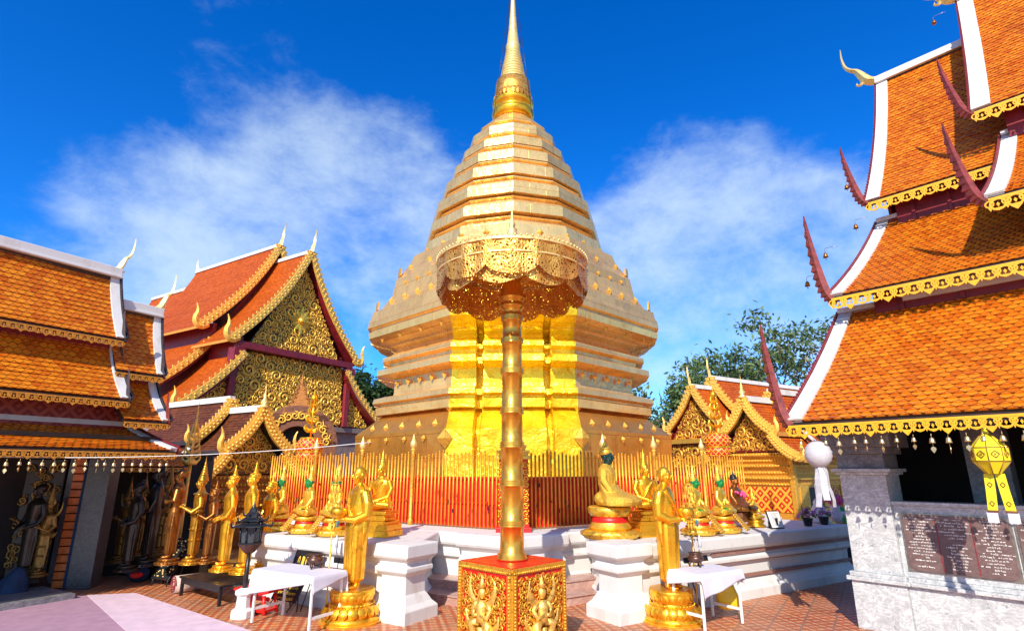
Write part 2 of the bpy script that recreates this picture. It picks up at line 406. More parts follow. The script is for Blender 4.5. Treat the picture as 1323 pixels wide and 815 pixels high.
def m_filigree():
    t = NT('pierced_gold_filigree'); vo = t.new('ShaderNodeTexVoronoi'); vo.feature = 'DISTANCE_TO_EDGE'; vo.inputs['Scale'].default_value = 24
    t.link(t.tc.outputs['Object'], vo.inputs['Vector']); vo2 = t.new('ShaderNodeTexVoronoi'); vo2.feature = 'DISTANCE_TO_EDGE'; vo2.inputs['Scale'].default_value = 9
    t.link(t.tc.outputs['Object'], vo2.inputs['Vector'])
    sol = t.math('MAXIMUM', t.math('LESS_THAN', vo.outputs['Distance'], .20), t.math('LESS_THAN', vo2.outputs['Distance'], .09))
    t.set(col=t.ramp(t.noise(5, 5), [(.3, (.62, .28, .045)), (.7, (.95, .52, .11))]), metal=.7, rough=.36, alpha=sol)
    t.bump(vo.outputs['Distance'], .5, .03); return t.m
M['filigree'] = m_filigree()
def m_ground():
    t = NT('patterned_terracotta_tiles'); mp = t.new('ShaderNodeMapping'); mp.inputs['Rotation'].default_value = (0, 0, R(32)); t.link(t.tc.outputs['Object'], mp.inputs[0])
    v = mp.outputs[0]; br = t.new('ShaderNodeTexBrick'); br.offset = 0; br.inputs['Scale'].default_value = 1; br.inputs['Brick Width'].default_value = .40; br.inputs['Row Height'].default_value = .40
    br.inputs['Mortar Size'].default_value = .012; br.inputs['Color1'].default_value = (1, 1, 1, 1); br.inputs['Color2'].default_value = (.8, .8, .8, 1); br.inputs['Mortar'].default_value = (0, 0, 0, 1)
    t.link(v, br.inputs[0])
    # painted motif: diagonal leaf lattice inside every tile
    sp = t.new('ShaderNodeSeparateXYZ'); t.link(v, sp.inputs[0])
    k = 2 * math.pi / .40
    sx = t.math('SINE', t.math('MULTIPLY', sp.outputs[0], k * 2)); sy = t.math('SINE', t.math('MULTIPLY', sp.outputs[1], k * 2))
    mot = t.math('MULTIPLY', sx, sy); mot2 = t.math('SINE', t.math('MULTIPLY', t.math('ADD', sp.outputs[0], sp.outputs[1]), k * 3))
    m_ = t.math('ADD', mot, t.math('MULTIPLY', mot2, .45)); m_ = t.math('ADD', m_, t.math('MULTIPLY', t.math('SUBTRACT', t.noise(22, 4), .5), 1.6))
    base = t.ramp(t.noise(1.5, 5), [(.3, (.40, .085, .018)), (.7, (.60, .16, .035))])
    c = t.mix(t.math('MULTIPLY', t.math('GREATER_THAN', m_, .42), .85), base, (.66, .40, .20))
    c = t.mix(t.math('MULTIPLY', t.math('LESS_THAN', m_, -.62), .8), c, (.45, .045, .02))
    c = t.mix(1, c, br.outputs['Color'], 'MULTIPLY'); c = t.mix(t.math('MULTIPLY', br.outputs['Fac'], .6), c, (.40, .22, .14))
    wear = t.ramp(t.noise(.6, 7, .65), [(.45, (0, 0, 0)), (.75, (.5, .5, .5))]); ws = t.new('ShaderNodeSeparateColor'); t.link(wear, ws.inputs[0])
    c = t.mix(ws.outputs[0], c, (.50, .30, .20))
    t.set(col=c, rough=t.math('ADD', t.math('MULTIPLY', t.noise(4, 4), .3), .3), spec=.4); t.bump(br.outputs['Fac'], -.3, .006); return t.m
M['ground'] = m_ground()
def m_lattice(name, a, b, sc):
    t = NT(name); sp = t.new('ShaderNodeSeparateXYZ'); t.link(t.tc.outputs['UV'], sp.inputs[0])
    p = t.math('ABSOLUTE', t.math('SUBTRACT', t.math('FRACT', t.math('MULTIPLY', t.math('ADD', sp.outputs[0], sp.outputs[1]), sc)), .5))
    q = t.math('ABSOLUTE', t.math('SUBTRACT', t.math('FRACT', t.math('MULTIPLY', t.math('SUBTRACT', sp.outputs[0], sp.outputs[1]), sc)), .5))
    ln = t.math('GREATER_THAN', t.math('MAXIMUM', p, q), .36); dot = t.math('LESS_THAN', t.math('MAXIMUM', p, q), .13)
    t.set(col=t.mix(t.math('MAXIMUM', ln, dot), a, b), rough=.45); t.bump(t.math('MAXIMUM', ln, dot), .6, .02); return t.m
M['lattice_red'] = m_lattice('red_lattice_wall', (.20, .012, .016), (.34, .06, .05), 3.2)
M['lattice_gold'] = m_lattice('red_gold_lattice', (.55, .02, .01), (.85, .42, .04), 3.0)

# ------------------------------------------------------------------ shared building pieces
UP = V((0, 0, 1))
def sweep(mb, path, prof, closed=True, z0=0, cap=True):
    """profile [(out, z)] swept along a plan polyline (outward = right of travel), mitred"""
    n = len(path); P = [V((p[0], p[1])) for p in path]; nor = []
    for i in range(n):
        def nrm(a, b): d = (b - a).normalized(); return V((d.y, -d.x))
        if closed or 0 < i < n - 1:
            a, b, c = P[i - 1], P[i], P[(i + 1) % n]; n1, n2 = nrm(a, b), nrm(b, c)
            m = (n1 + n2).normalized(); m = m / max(.3, m.dot(n1))
        else: m = nrm(P[0], P[1]) if i == 0 else nrm(P[-2], P[-1])
        nor.append(m)
    vs = []; k = len(prof)
    for o, z in prof:
        for i in range(n): q = P[i] + nor[i] * o; vs.append(V((q.x, q.y, z0 + z)))
    fs = []; uvs = []; L = [0]
    for i in range(n): L.append(L[-1] + (P[(i + 1) % n] - P[i]).length)
    for j in range(k - 1):
        for i in range(n if closed else n - 1):
            i2 = (i + 1) % n; fs.append((j * n + i, j * n + i2, (j + 1) * n + i2, (j + 1) * n + i))
            uvs.append([(L[i], prof[j][1]), (L[i + 1], prof[j][1]), (L[i + 1], prof[j + 1][1]), (L[i], prof[j + 1][1])])
    if cap and closed: fs.append(tuple((k - 1) * n + i for i in range(n))); uvs.append([(0, 0)] * n)
    mb.add(vs, fs, False, uvs)

def slope_point(A, B, C, D, u, v, sag, nv):
    p = A.lerp(B, u).lerp(D.lerp(C, u), v); return p - nv * (sag * 4 * v * (1 - v))
def roof_slope(mb, A, B, C, D, rowh=.13, sag=.1, lift=.014, seg=5):
    """tile courses: A,B eave ends, C,D top ends (B->C same side); every course a tilted strip with a real step"""
    A, B, C, D = V(A), V(B), V(C), V(D)
    nv = (B - A).cross(D - A).normalized()
    if nv.z < 0: nv = -nv
    ln = (D - A).length; n = max(4, int(ln / rowh)); W_ = (B - A).length
    rnd = random.Random(int(abs(A.x * 91 + A.z * 17) * 100))
    wob = [[rnd.uniform(-.007, .007) for _ in range(seg + 1)] for _ in range(n + 1)]
    vs, fs, uvs = [], [], []
    for i in range(n):
        for j in range(seg + 1):
            u = j / seg; w = wob[i][j]
            lo = slope_point(A, B, C, D, u, i / n, sag, nv); hi = slope_point(A, B, C, D, u, (i + 1) / n, sag, nv)
            vs += [lo + nv * (-.004), lo + nv * (lift + w), hi + nv * (w * .3)]
        b = i * (seg + 1) * 3
        for j in range(seg):
            p = b + j * 3; q = p + 3; u0, u1 = j / seg * W_, (j + 1) / seg * W_
            fs.append((p, q, q + 1, p + 1)); uvs.append([(u0, i + .02), (u1, i + .02), (u1, i + .03), (u0, i + .03)])
            fs.append((p + 1, q + 1, q + 2, p + 2)); uvs.append([(u0, i + .03), (u1, i + .03), (u1, i + .999), (u0, i + .999)])
    mb.add(vs, fs, False, uvs); return nv
def roof_under(mb, A, B, C, D, sag, th=.07, n=6):
    A, B, C, D = V(A), V(B), V(C), V(D); nv = (B - A).cross(D - A).normalized()
    if nv.z < 0: nv = -nv
    vs = []; fs = []
    for i in range(n + 1):
        for u in (0, 1):
            p = slope_point(A, B, C, D, u, i / n, sag, nv); vs += [p - nv * .012, p - nv * th]
    for i in range(n):
        b = i * 4; c = b + 4
        fs += [(b + 1, b + 3, c + 3, c + 1), (b, b + 1, c + 1, c), (b + 2, c + 2, c + 3, b + 3), (b, c, c + 2, b + 2)]
    fs += [(0, 2, 3, 1), (n * 4, n * 4 + 1, n * 4 + 3, n * 4 + 2)]
    mb.add(vs, fs)
def strip(mb, pts, side, w, up, h):
    """rectangular bar along pts: width w along side (from the line), thickness h along up"""
    side, up = V(side).normalized(), V(up).normalized(); vs = []; fs = []
    for p in pts:
        p = V(p); vs += [p, p + side * w, p + side * w + up * h, p + up * h]
    n = len(pts)
    for i in range(n - 1):
        for j in range(4): fs.append((i * 4 + j, i * 4 + (j + 1) % 4, i * 4 + 4 + (j + 1) % 4, i * 4 + 4 + j))
    fs += [(0, 3, 2, 1), (n * 4 - 4, n * 4 - 3, n * 4 - 2, n * 4 - 1)]
    mb.add(vs, fs)
def slope_edge(A, B, C, D, u, sag, n=10, off=0.0):
    A, B, C, D = V(A), V(B), V(C), V(D); nv = (B - A).cross(D - A).normalized()
    if nv.z < 0: nv = -nv
    return [slope_point(A, B, C, D, u, i / n, sag, nv) + nv * off for i in range(n + 1)], nv
def fretwork(mb, A, B, h=.17, unit=.15, th=.018):
    """pierced eave valance: top rail, interlaced rings, pointed drops"""
    A, B = V(A), V(B); X = (B - A).normalized(); Z = -UP; N = X.cross(Z).normalized(); L = (B - A).length
    n = max(1, int(L / unit)); u = L / n
    mb.obox(A.lerp(B, .5) + Z * h * .06, X * L / 2, N * th * .6, UP * h * .07)
    r = u * .54
    for i in range(n):
        c = A + X * (u * (i + .5)) + Z * (h * .42)
        mb.ring(c, X, Z * (h * .36 / r), N, r, r * .72, th, 14)
        mb.extrude([(-r * .2, 0), (0, -r * .3), (r * .2, 0), (0, r * .42)], c, X, Z, N, th)
        e = A + X * (u * i) + Z * (h * .34)
        mb.ring(e, X, Z, N, r * .56, r * .36, th * .8, 10)
        big = i % 3 == 1; d = h * (.98 if big else .80); w = u * (.30 if big else .2)
        mb.extrude([(-w, h * .62), (w, h * .62), (w * 1.15, h * .72), (0, d), (-w * 1.15, h * .72)], A + X * (u * (i + .5)), X, Z, N, th * .9)
        mb.extrude([(-w * .6, h * .55), (w * .6, h * .55), (0, h * .78)], A + X * (u * i), X, Z, N, th * .7)
def blade(mb, pts, wid, O, X, Y, N, th=.05, teeth=0, tw=.25):
    """flat flame shape: centre line pts (x,y), width at each; teeth on the outer (left) edge"""
    n = 40; P = []
    for i in range(n + 1):
        t = i / n * (len(pts) - 1); k = min(int(t), len(pts) - 2); f = t - k
        # catmull-rom
        def g(j): return V(pts[max(0, min(len(pts) - 1, j))])
        p0, p1, p2, p3 = g(k - 1), g(k), g(k + 1), g(k + 2)
        p = .5 * ((2 * p1) + (p2 - p0) * f + (2 * p0 - 5 * p1 + 4 * p2 - p3) * f * f + (3 * p1 - p0 - 3 * p2 + p3) * f ** 3)
        w = wid[k] + (wid[k + 1] - wid[k]) * f; P.append((p, w))
    O, X, Y, N = V(O), V(X), V(Y), V(N); vs = []; fs = []
    for i, (p, w) in enumerate(P):
        a = P[max(0, i - 1)][0]; b = P[min(n, i + 1)][0]; d = (b - a).normalized(); nn = V((-d.y, d.x))
        wl = w
        if teeth: wl = w * (1 + tw * (1 - (i * teeth / n) % 1))
        th2 = th * (.35 + .65 * min(1, w / max(wid)))
        L_, R_ = p + nn * wl, p - nn * w
        for q, s in ((L_, .25), (p, 1), (R_, .25), (p, -1)): vs.append(O + X * q.x + Y * q.y + N * (th2 / 2 * s))
    for i in range(n):
        for j in range(4): fs.append((i * 4 + j, i * 4 + (j + 1) % 4, i * 4 + 4 + (j + 1) % 4, i * 4 + 4 + j))
    fs += [(0, 3, 2, 1), (n * 4, n * 4 + 1, n * 4 + 2, n * 4 + 3)]
    mb.add(vs, fs)
def chofa(mb, O, X, sc=1.0, N=None, kx=1.0, ky=1.0):
    """slender curling gable finial, X = the way it leans"""
    X = V(X).normalized(); N = N or X.cross(UP)
    pts = [(-.30, .02), (-.05, .06), (.16, .14), (.30, .30), (.40, .42), (.55, .50), (.66, .62), (.70, .82), (.68, 1.0)]
    w = [.05, .10, .105, .085, .06, .045, .035, .022, .004]
    blade(mb, [(x * sc * kx, y * sc * ky) for x, y in pts], [q * sc for q in w], O, X, UP, N, .16 * sc)
    sc *= kx; blade(mb, [(.30 * sc, .22 * sc), (.36 * sc, .16 * sc), (.44 * sc, .20 * sc), (.42 * sc, .27 * sc)], [.05 * sc, .04 * sc, .025 * sc, .005 * sc], O, X, UP, N, .07 * sc)
def scroll(mb, O, X, Y, N, r, hand=1, a0=0, th=.03, turns=1.5, thick=.19):
    n = 18; pts = []; rad = []
    for i in range(n + 1):
        t = i / n; a = a0 + hand * turns * 2 * math.pi * t; q = r * (1 - t) ** .8 * .9 + r * .07
        pts.append(V(O) + V(X) * (q * math.cos(a)) + V(Y) * (q * math.sin(a)) + V(N) * (th * .6)); rad.append(r * thick * (.75 + .5 * math.sin(math.pi * min(1, t * 1.2))))
    mb.tube(pts, rad, 5, True, flat=(N, .55))
    # leaf sprouting outwards
    for t in (.0, .22, .45):
        a = a0 + hand * turns * 2 * math.pi * t; q = r * (1 - t) ** .8 * .9 + r * .07
        d = V(X) * math.cos(a) + V(Y) * math.sin(a); e = (V(Y) * math.cos(a) - V(X) * math.sin(a)) * hand
        p = V(O) + d * q + V(N) * (th * .5)
        mb.add([p - e * r * .16, p + d * r * .16 + V(N) * th * .7, p + (d * .75 - e * .25) * r * .50, p + e * r * .16], [(0, 1, 2), (1, 3, 2)])
def inside(poly, x, y):
    c = False; n = len(poly)
    for i in range(n):
        x1, y1 = poly[i]; x2, y2 = poly[(i + 1) % n]
        if (y1 > y) != (y2 > y) and x < (x2 - x1) * (y - y1) / (y2 - y1) + x1: c = not c
    return c
def dist_edge(poly, x, y):
    best = 9e9
    for i in range(len(poly)):
        a, b, p = V(poly[i]), V(poly[(i + 1) % len(poly)]), V((x, y)); t = max(0, min(1, (p - a).dot(b - a) / max(1e-9, (b - a).length_squared)))
        best = min(best, (a + (b - a) * t - p).length)
    return best
def scrollwork(mb, poly, O, X, Y, N, sizes, seed=1, th=.05, avoid=()):
    """fills a 2D polygon with carved vine scrolls of falling size, mirrored about x=0 when the polygon is"""
    rnd = random.Random(seed); xs = [p[0] for p in poly]; ys = [p[1] for p in poly]; got = list(avoid)
    for r0, tries in sizes:
        for _ in range(tries):
            x, y, r = rnd.uniform(min(xs), max(xs)), rnd.uniform(min(ys), max(ys)), r0 * rnd.uniform(.85, 1.1)
            if not inside(poly, x, y) or dist_edge(poly, x, y) < r * .85: continue
            if any((x - a) ** 2 + (y - b) ** 2 < ((r + c) * .86) ** 2 for a, b, c in got): continue
            got.append((x, y, r)); h = rnd.choice((-1, 1))
            scroll(mb, V(O) + V(X) * x + V(Y) * y, X, Y, N, r, h, rnd.uniform(0, 6.28), th)

def leaf_fill(mb, poly, O, X, Y, N, step, L, seed=2):
    """small carved comma leaves between the scrolls"""
    rnd = random.Random(seed); xs = [p[0] for p in poly]; ys = [p[1] for p in poly]; y = min(ys); O, X, Y, N = V(O), V(X), V(Y), V(N)
    while y < max(ys):
        x = min(xs)
        while x < max(xs):
            a, b = x + rnd.uniform(-.4, .4) * step, y + rnd.uniform(-.4, .4) * step
            if inside(poly, a, b) and dist_edge(poly, a, b) > L * .5:
                q = rnd.uniform(0, 6.28); c = O + X * a + Y * b + N * .012; d = X * math.cos(q) + Y * math.sin(q); e = (Y * math.cos(q) - X * math.sin(q)) * rnd.choice((-1, 1))
                mb.tube([c - d * L * .5, c - d * L * .1 + e * L * .22, c + d * L * .3 + e * L * .15, c + d * L * .5 - e * L * .1], [L * .06, L * .17, L * .13, L * .02], 4, True)
            x += step
        y += step

# ------------------------------------------------------------------ ground and terrace
mb = MB(); mb.add([(-400, -200, 0), (400, -200, 0), (400, 600, 0), (-400, 600, 0)], [(0, 1, 2, 3)])
struct(mb.build('ground', M['ground']))

DL = V((-.848, .53)); DN = V((.53, .848))        # along the left wall, and into the terrace
def mir(path, sx): return [(p[0] * sx, p[1]) for p in (path if sx > 0 else path[::-1])]
PLAT = [(0, 10.6), (6.6, 14.72), (6.6, 24.6), (0, 27.5), (-6.6, 24.6), (-6.6, 14.72)]
PROF = [(.10, .0), (.10, .16), (.05, .20), (.0, .30), (-.02, .34), (-.02, .56), (.0, .60), (.06, .63), (.06, .69), (.02, .72), (.02, .79), (.10, .84), (.12, .88), (.12, 1.04), (.10, 1.06)]
t = thing('terrace', 'white moulded corner of the raised terrace carrying the golden chedi and red fence', 'terrace', (0, 10.6, 0))
mb = MB(); sweep(mb, PLAT, [(o - .02, z) for o, z in PROF]); mb.build('wall', M['white'], t, bevel=.012)
mb = MB()
sweep(mb, [(0, 10.35), (.9, 10.91), (.9, 11.4), (-.9, 11.4), (-.9, 10.91)], [(.08, .62), (.02, .70), (.02, .78), (.12, .86), (.14, .9), (.14, 1.05), (.12, 1.075)])
mb.build('corner_block', M['white'], t, bevel=.012)
for k, (o, z) in enumerate(((.42, .30), (.80, .15))):
    mb = MB(); sweep(mb, [(0, 10.6), (3.0, 12.47), (3.0, 13.5), (-3.0, 13.5), (-3.0, 12.47)], [(o, .0), (o, z - .03), (o + .025, z - .02), (o + .025, z), (o, z + .003)])
    mb.build('step', M['pinkmarble'], t)

def plinth(sx, length, label):
    Cf = V((-1.60, 9.15)); t = thing('plinth', label, 'plinth', (Cf.x * sx, Cf.y, 0))
    a = Cf + DN * .09
    arm = [a + DL * length, a + DL * .12, V((-1.50, 11.5)), a + DL * length + DN * 2.1]
    mb = MB(); sweep(mb, mir(arm, sx), PROF, z0=-.005); mb.build('wall', M['white'], t, bevel=.012)
    ped = [Cf + DL * .56, Cf, Cf + DN * .52, Cf + DN * .52 + DL * .56]
    pp = [(.12, 0), (.12, .17), (.05, .24), (.0, .33), (-.03, .37), (-.03, .62), (.02, .66), (.05, .69), (.05, .75), (0, .78), (0, .83), (.08, .88), (.10, .91), (.10, 1.07), (.085, 1.085)]
    mb = MB(); sweep(mb, mir(ped, sx), pp); mb.build('pedestal', M['white'], t, bevel=.014)
    if sx < 0:
        for z0, z1, o in ((.745, .82, .034), (.60, .655, .02), (.345, .40, .012)):
            p0 = a + DL * length; p1 = a + DL * 2.2; d = (p1 - p0).normalized()
            mb = MB(); mid = (p0 + p1) / 2 - DN * o
            mb.obox((mid.x * sx, mid.y, (z0 + z1) / 2), (d.x * sx * (p1 - p0).length / 2, d.y * (p1 - p0).length / 2, 0), (DN.x * sx * .02, DN.y * .02, 0), (0, 0, (z1 - z0) / 2))
            mb.build('brown_band', M['brownband'], t)
    return t
plinth(1, 4.1, 'white moulded plinth with square pedestal carrying three small green faced figures')
plinth(-1, 6.6, 'long white moulded plinth with brown bands and flower pots along its top')

# ------------------------------------------------------------------ the golden chedi
CX, CY = .04, 19.56
def chedi():
    t = thing('golden_chedi', 'tall golden chedi with stepped octagonal tiers and needle spire above the red fence', 'chedi', (CX, CY, 1.06))
    def conv(py, hw):
        D = CY - 1.75 * max(0, min(1, (py - 335) / 75)); a, c = ray(661.5 + hw, py); return CAM_H + c * D, a * D
    s = 1.24; REDENT = [(-1, 0), (-.60, -.10), (-.58, .32), (-.50, .32), (-.48, -.16), (-.06, -.16), (0, .1), (.06, -.16), (.48, -.16), (.50, .32), (.58, .32), (.60, -.10), (1, 0)]
    low = [(606, 206), (563, 204), (538, 168), (537, 178), (528, 178), (526, 172), (524, 172), (522, 182), (516, 180), (513, 166), (511, 155), (507, 154), (490, 153), (488, 164), (486, 176), (479, 175), (477, 166),
           (474, 158), (470, 158), (468, 169), (463, 168), (460, 158), (456, 152), (451, 149), (448, 158), (445, 160), (443, 172), (438, 186), (431, 187), (429, 182), (427, 182), (425, 188), (416, 186), (412, 183), (405, 180),
           (402, 168), (388, 152), (372, 144), (369, 139), (356, 124), (349, 119)]
    def ringpts(Wd):
        h = s * 1.41421; pts = []
        for k in range(4):
            for x, d in REDENT:
                x *= h; x, y = -x, -(Wd - d)
                for _ in range(k): x, y = y, -x
                pts.append(V((x, y)))
        return pts
    rows = []
    for py, hw in low:
        z, Wd = conv(py, hw); rows.append((z, ringpts(Wd)))
    rows.insert(0, (1.06, rows[0][1]))
    body, base, foil = MB(), MB(), MB()
    for (z0, r0), (z1, r1) in zip(rows[:-1], rows[1:]):
        n = len(r0); L = 0
        for i in range(n):
            j = (i + 1) % n; l = (r0[j] - r0[i]).length
            q = [V((CX + p.x, CY + p.y, z)) for p, z in ((r0[i], z0), (r0[j], z0), (r1[j], z1), (r1[i], z1))]
            uv = [(L, z0), (L + l, z0), (L + l, z1), (L, z1)]; L += l
            isf = i < 12
            tgt = foil if isf and z1 < conv(396, 180)[0] else (base if z1 <= conv(537, 168)[0] + .01 else body)
            if tgt is foil:
                # crumpled cloth-of-gold: fine grid with folds
                m = 7 if l > .3 else 2; h = max(1, int((z1 - z0) / .16)); vs = []; fs = []
                for b in range(h + 1):
                    for a in range(m + 1):
                        p = q[0].lerp(q[1], a / m).lerp(q[3].lerp(q[2], a / m), b / h)
                        k = noise.noise(p * 1.9) * .035 + noise.noise(p * 5) * .02
                        nn = (q[1] - q[0]).cross(UP).normalized()
                        if a in (0, m): k *= .3
                        vs.append(p + nn * k)
                for b in range(h):
                    for a in range(m): e = b * (m + 1) + a; fs.append((e, e + 1, e + m + 2, e + m + 1))
                foil.add(vs, fs, True)
            else: tgt.add(q, [(0, 1, 2, 3)], False, [uv])
    zt, Wt = conv(349, 119)
    body.add([V((CX + p.x, CY + p.y, zt)) for p in rows[-1][1]], [tuple(range(52))])
    base.build('sloping_base', M['chedi_low'], t); body.build('body', M['chedi_body'], t); foil.build('foil_cladding', M['foil'], t)
    # twelve sided tiers
    up = [(356, 121)]
    for yb, yt, hw in ((349, 335, 120), (322, 309, 112), (297, 283, 104), (270, 257, 93), (246, 234, 81), (223, 212, 69), (202, 190, 57)):
        up += [(yb + .5, hw - 9), (yb, hw), (yt + 2.5, hw - .6), (yt + 1.5, hw - 2.4), (yt, hw - 3), (yt - 3, hw - 8), (yt - 4, hw - 15), (yt - 8, hw - 15.5), (yt - 8.6, hw - 12), (yt - 10, hw - 12.5)]
    up += [(179, 45), (165, 30), (159, 22), (156, 21)]
    tiers = MB(); stud = MB(); prev = None
    def ring12(z, r): return [V((CX + r * math.sin(2 * math.pi * k / 12), CY - r * math.cos(2 * math.pi * k / 12), z)) for k in range(12)]
    for py, hw in up:
        z, r = conv(py, hw)
        cur = ring12(z, r)
        if prev:
            for k in range(12):
                k2 = (k + 1) % 12; l = (prev[k2] - prev[k]).length
                tiers.add([prev[k], prev[k2], cur[k2], cur[k]], [(0, 1, 2, 3)], False, [[(k * 1.7, prev[k].z), (k * 1.7 + l, prev[k].z), (k * 1.7 + l, z), (k * 1.7, z)]])
                if z - prev[k].z > .42 and py > 200:
                    for f, sc in ((.5, 1), (.02, .7)):
                        p = (prev[k].lerp(prev[k2], f) + cur[k].lerp(cur[k2], f)) / 2; X = (prev[k2] - prev[k]).normalized(); N = X.cross(UP)
                        if f < .1: N = V((p.x - CX, p.y - CY, 0)).normalized(); X = UP.cross(N)
                        d = .13 * sc
                        stud.add([p - X * d, p - UP * d, p + X * d, p + UP * d, p + N * .07], [(0, 1, 4), (1, 2, 4), (2, 3, 4), (3, 0, 4)])
        prev = cur
    tiers.add(prev, [tuple(range(12))]); tiers.build('tier_stack', M['chedi'], t)
    # studs on the lower faces
    for py, hw, fr, sz in ((556, 192, (.12, .3, .5, .7, .88), .15), (572, 205, (.2, .4, .6, .8), .10), (497, 156, (.1, .3, .5, .7, .9), .12),
                           (395, 160, (.08, .3, .5, .7, .92), .15), (379, 147, (.2, .4, .6, .8), .08), (362, 130, (.1, .5, .9), .13), (441, 176, (.1, .36, .64, .9), .12)):
        z, Wd = conv(py, hw); a = Wd / 1.41421 + s
        for k in (0, 3):
            for f in fr:
                p, q = a, (a - 2 * s) * (1 - 2 * f)
                if k == 3: p, q = q, a
                N = V(((1 if k == 0 else -1), -1, .25)).normalized(); X = UP.cross(N).normalized(); Y = N.cross(X)
                c = V((CX + (p - q) / 1.41421, CY - (p + q) / 1.41421, z)) + N * .02
                stud.add([c - X * sz * .75, c - Y * sz, c + X * sz * .75, c + Y * sz, c + N * .09], [(0, 1, 4), (1, 2, 4), (2, 3, 4), (3, 0, 4)])
    # antefixes on the cornice and pleated ones down the front corner
    for py, hw, h in ((403, 176, .26), (369, 141, .26)):
        z, Wd = conv(py, hw)
        for p in [q for i, q in enumerate(ringpts(Wd)) if i % 13 in (0, 6, 12)]:
            c = V((CX + p.x * .99, CY + p.y * .99, z)); d = V((p.x, p.y, 0)).normalized(); X = UP.cross(d)
            stud.extrude([(-.15, 0), (.15, 0), (.2, .15), (.1, .28), (0, h), (-.1, .28), (-.2, .15)], c, X, UP, d, .05)
    for py, hw, sz in ((573, 206, .26), (536, 172, .16)):
        z, Wd = conv(py, hw)
        for pp in (ringpts(Wd)[0], ringpts(Wd)[12]):
            c = V((CX + pp.x, CY + pp.y - .02, z)); X = V((1, 0, 0)); N = V((0, -1, 0))
            stud.add([c - X * sz * .8, c - UP * sz, c + X * sz * .8, c + UP * sz, c + N * .12], [(0, 1, 4), (1, 2, 4), (2, 3, 4), (3, 0, 4)])
    stud.build('relief_pattern', M['gold_orn'], t)
    # spire
    sp = [(158, 23), (156, 25.5), (152, 27), (149, 27), (147, 22.5), (143, 22), (141, 25), (138, 26.5), (136, 26.5), (134, 22.5), (132, 22), (131, 24.5)]
    sp2 = [(108, 20)]; y = 107
    for k in range(11):
        r = 17.0 - k * .78; sp2 += [(y, r * .82), (y - .7, r), (y - 2.2, r), (y - 2.9, r * .84)]; y -= 3.75
    sp2 += [(65, 9.2), (63, 8.5), (61, 9.3), (59, 8), (40, 5.6), (20, 3.9), (0, 2.6), (-4, 3.4), (-8, 2.2), (-30, 1.4), (-60, .3)]
    def lat(l): return [(conv(py, hw)[1], conv(py, hw)[0]) for py, hw in l]
    mb = MB(); mb.lathe(lat(sp), (CX, CY, 0), 40); mb.build('spire_neck', M['gold'], t)
    mb = MB(); mb.lathe(lat([(131, 22)] + sp2), (CX, CY, 0), 40); mb.build('spire', M['gold_pale'], t)
    mb = MB(); z1, r1 = conv(131, 24.6); z0, r0 = conv(109, 21.5)
    mb.lathe([(r1, z1), (r0 * 1.06, (z0 + z1) / 2), (r0, z0), (r0 * .7, z0 + .02)], (CX, CY, 0), 40)
    for k in range(28):
        a = 2 * math.pi * k / 28; d = V((math.cos(a), math.sin(a), 0)); c = V((CX, CY, z1)) + d * r1
        mb.extrude([(-.07, .05), (.07, .05), (.05, -.1), (0, -.2), (-.05, -.1)], c, UP.cross(d), UP, d, .03)
    mb.build('pierced_collar', M['filigree'], t)
    # stay wires from the spire
    mb = MB(); zt, rt = conv(70, 12)
    for k in range(4):
        a = R(45 + 90 * k); z, r = conv(165, 34)
        mb.tube([V((CX + rt * .6 * math.cos(a), CY + rt * .6 * math.sin(a), conv(5, 3)[0])), V((CX + r * math.cos(a), CY + r * math.sin(a), z))], .012, 4)
    mb.build('stay_wires', M['black'], t)
chedi()

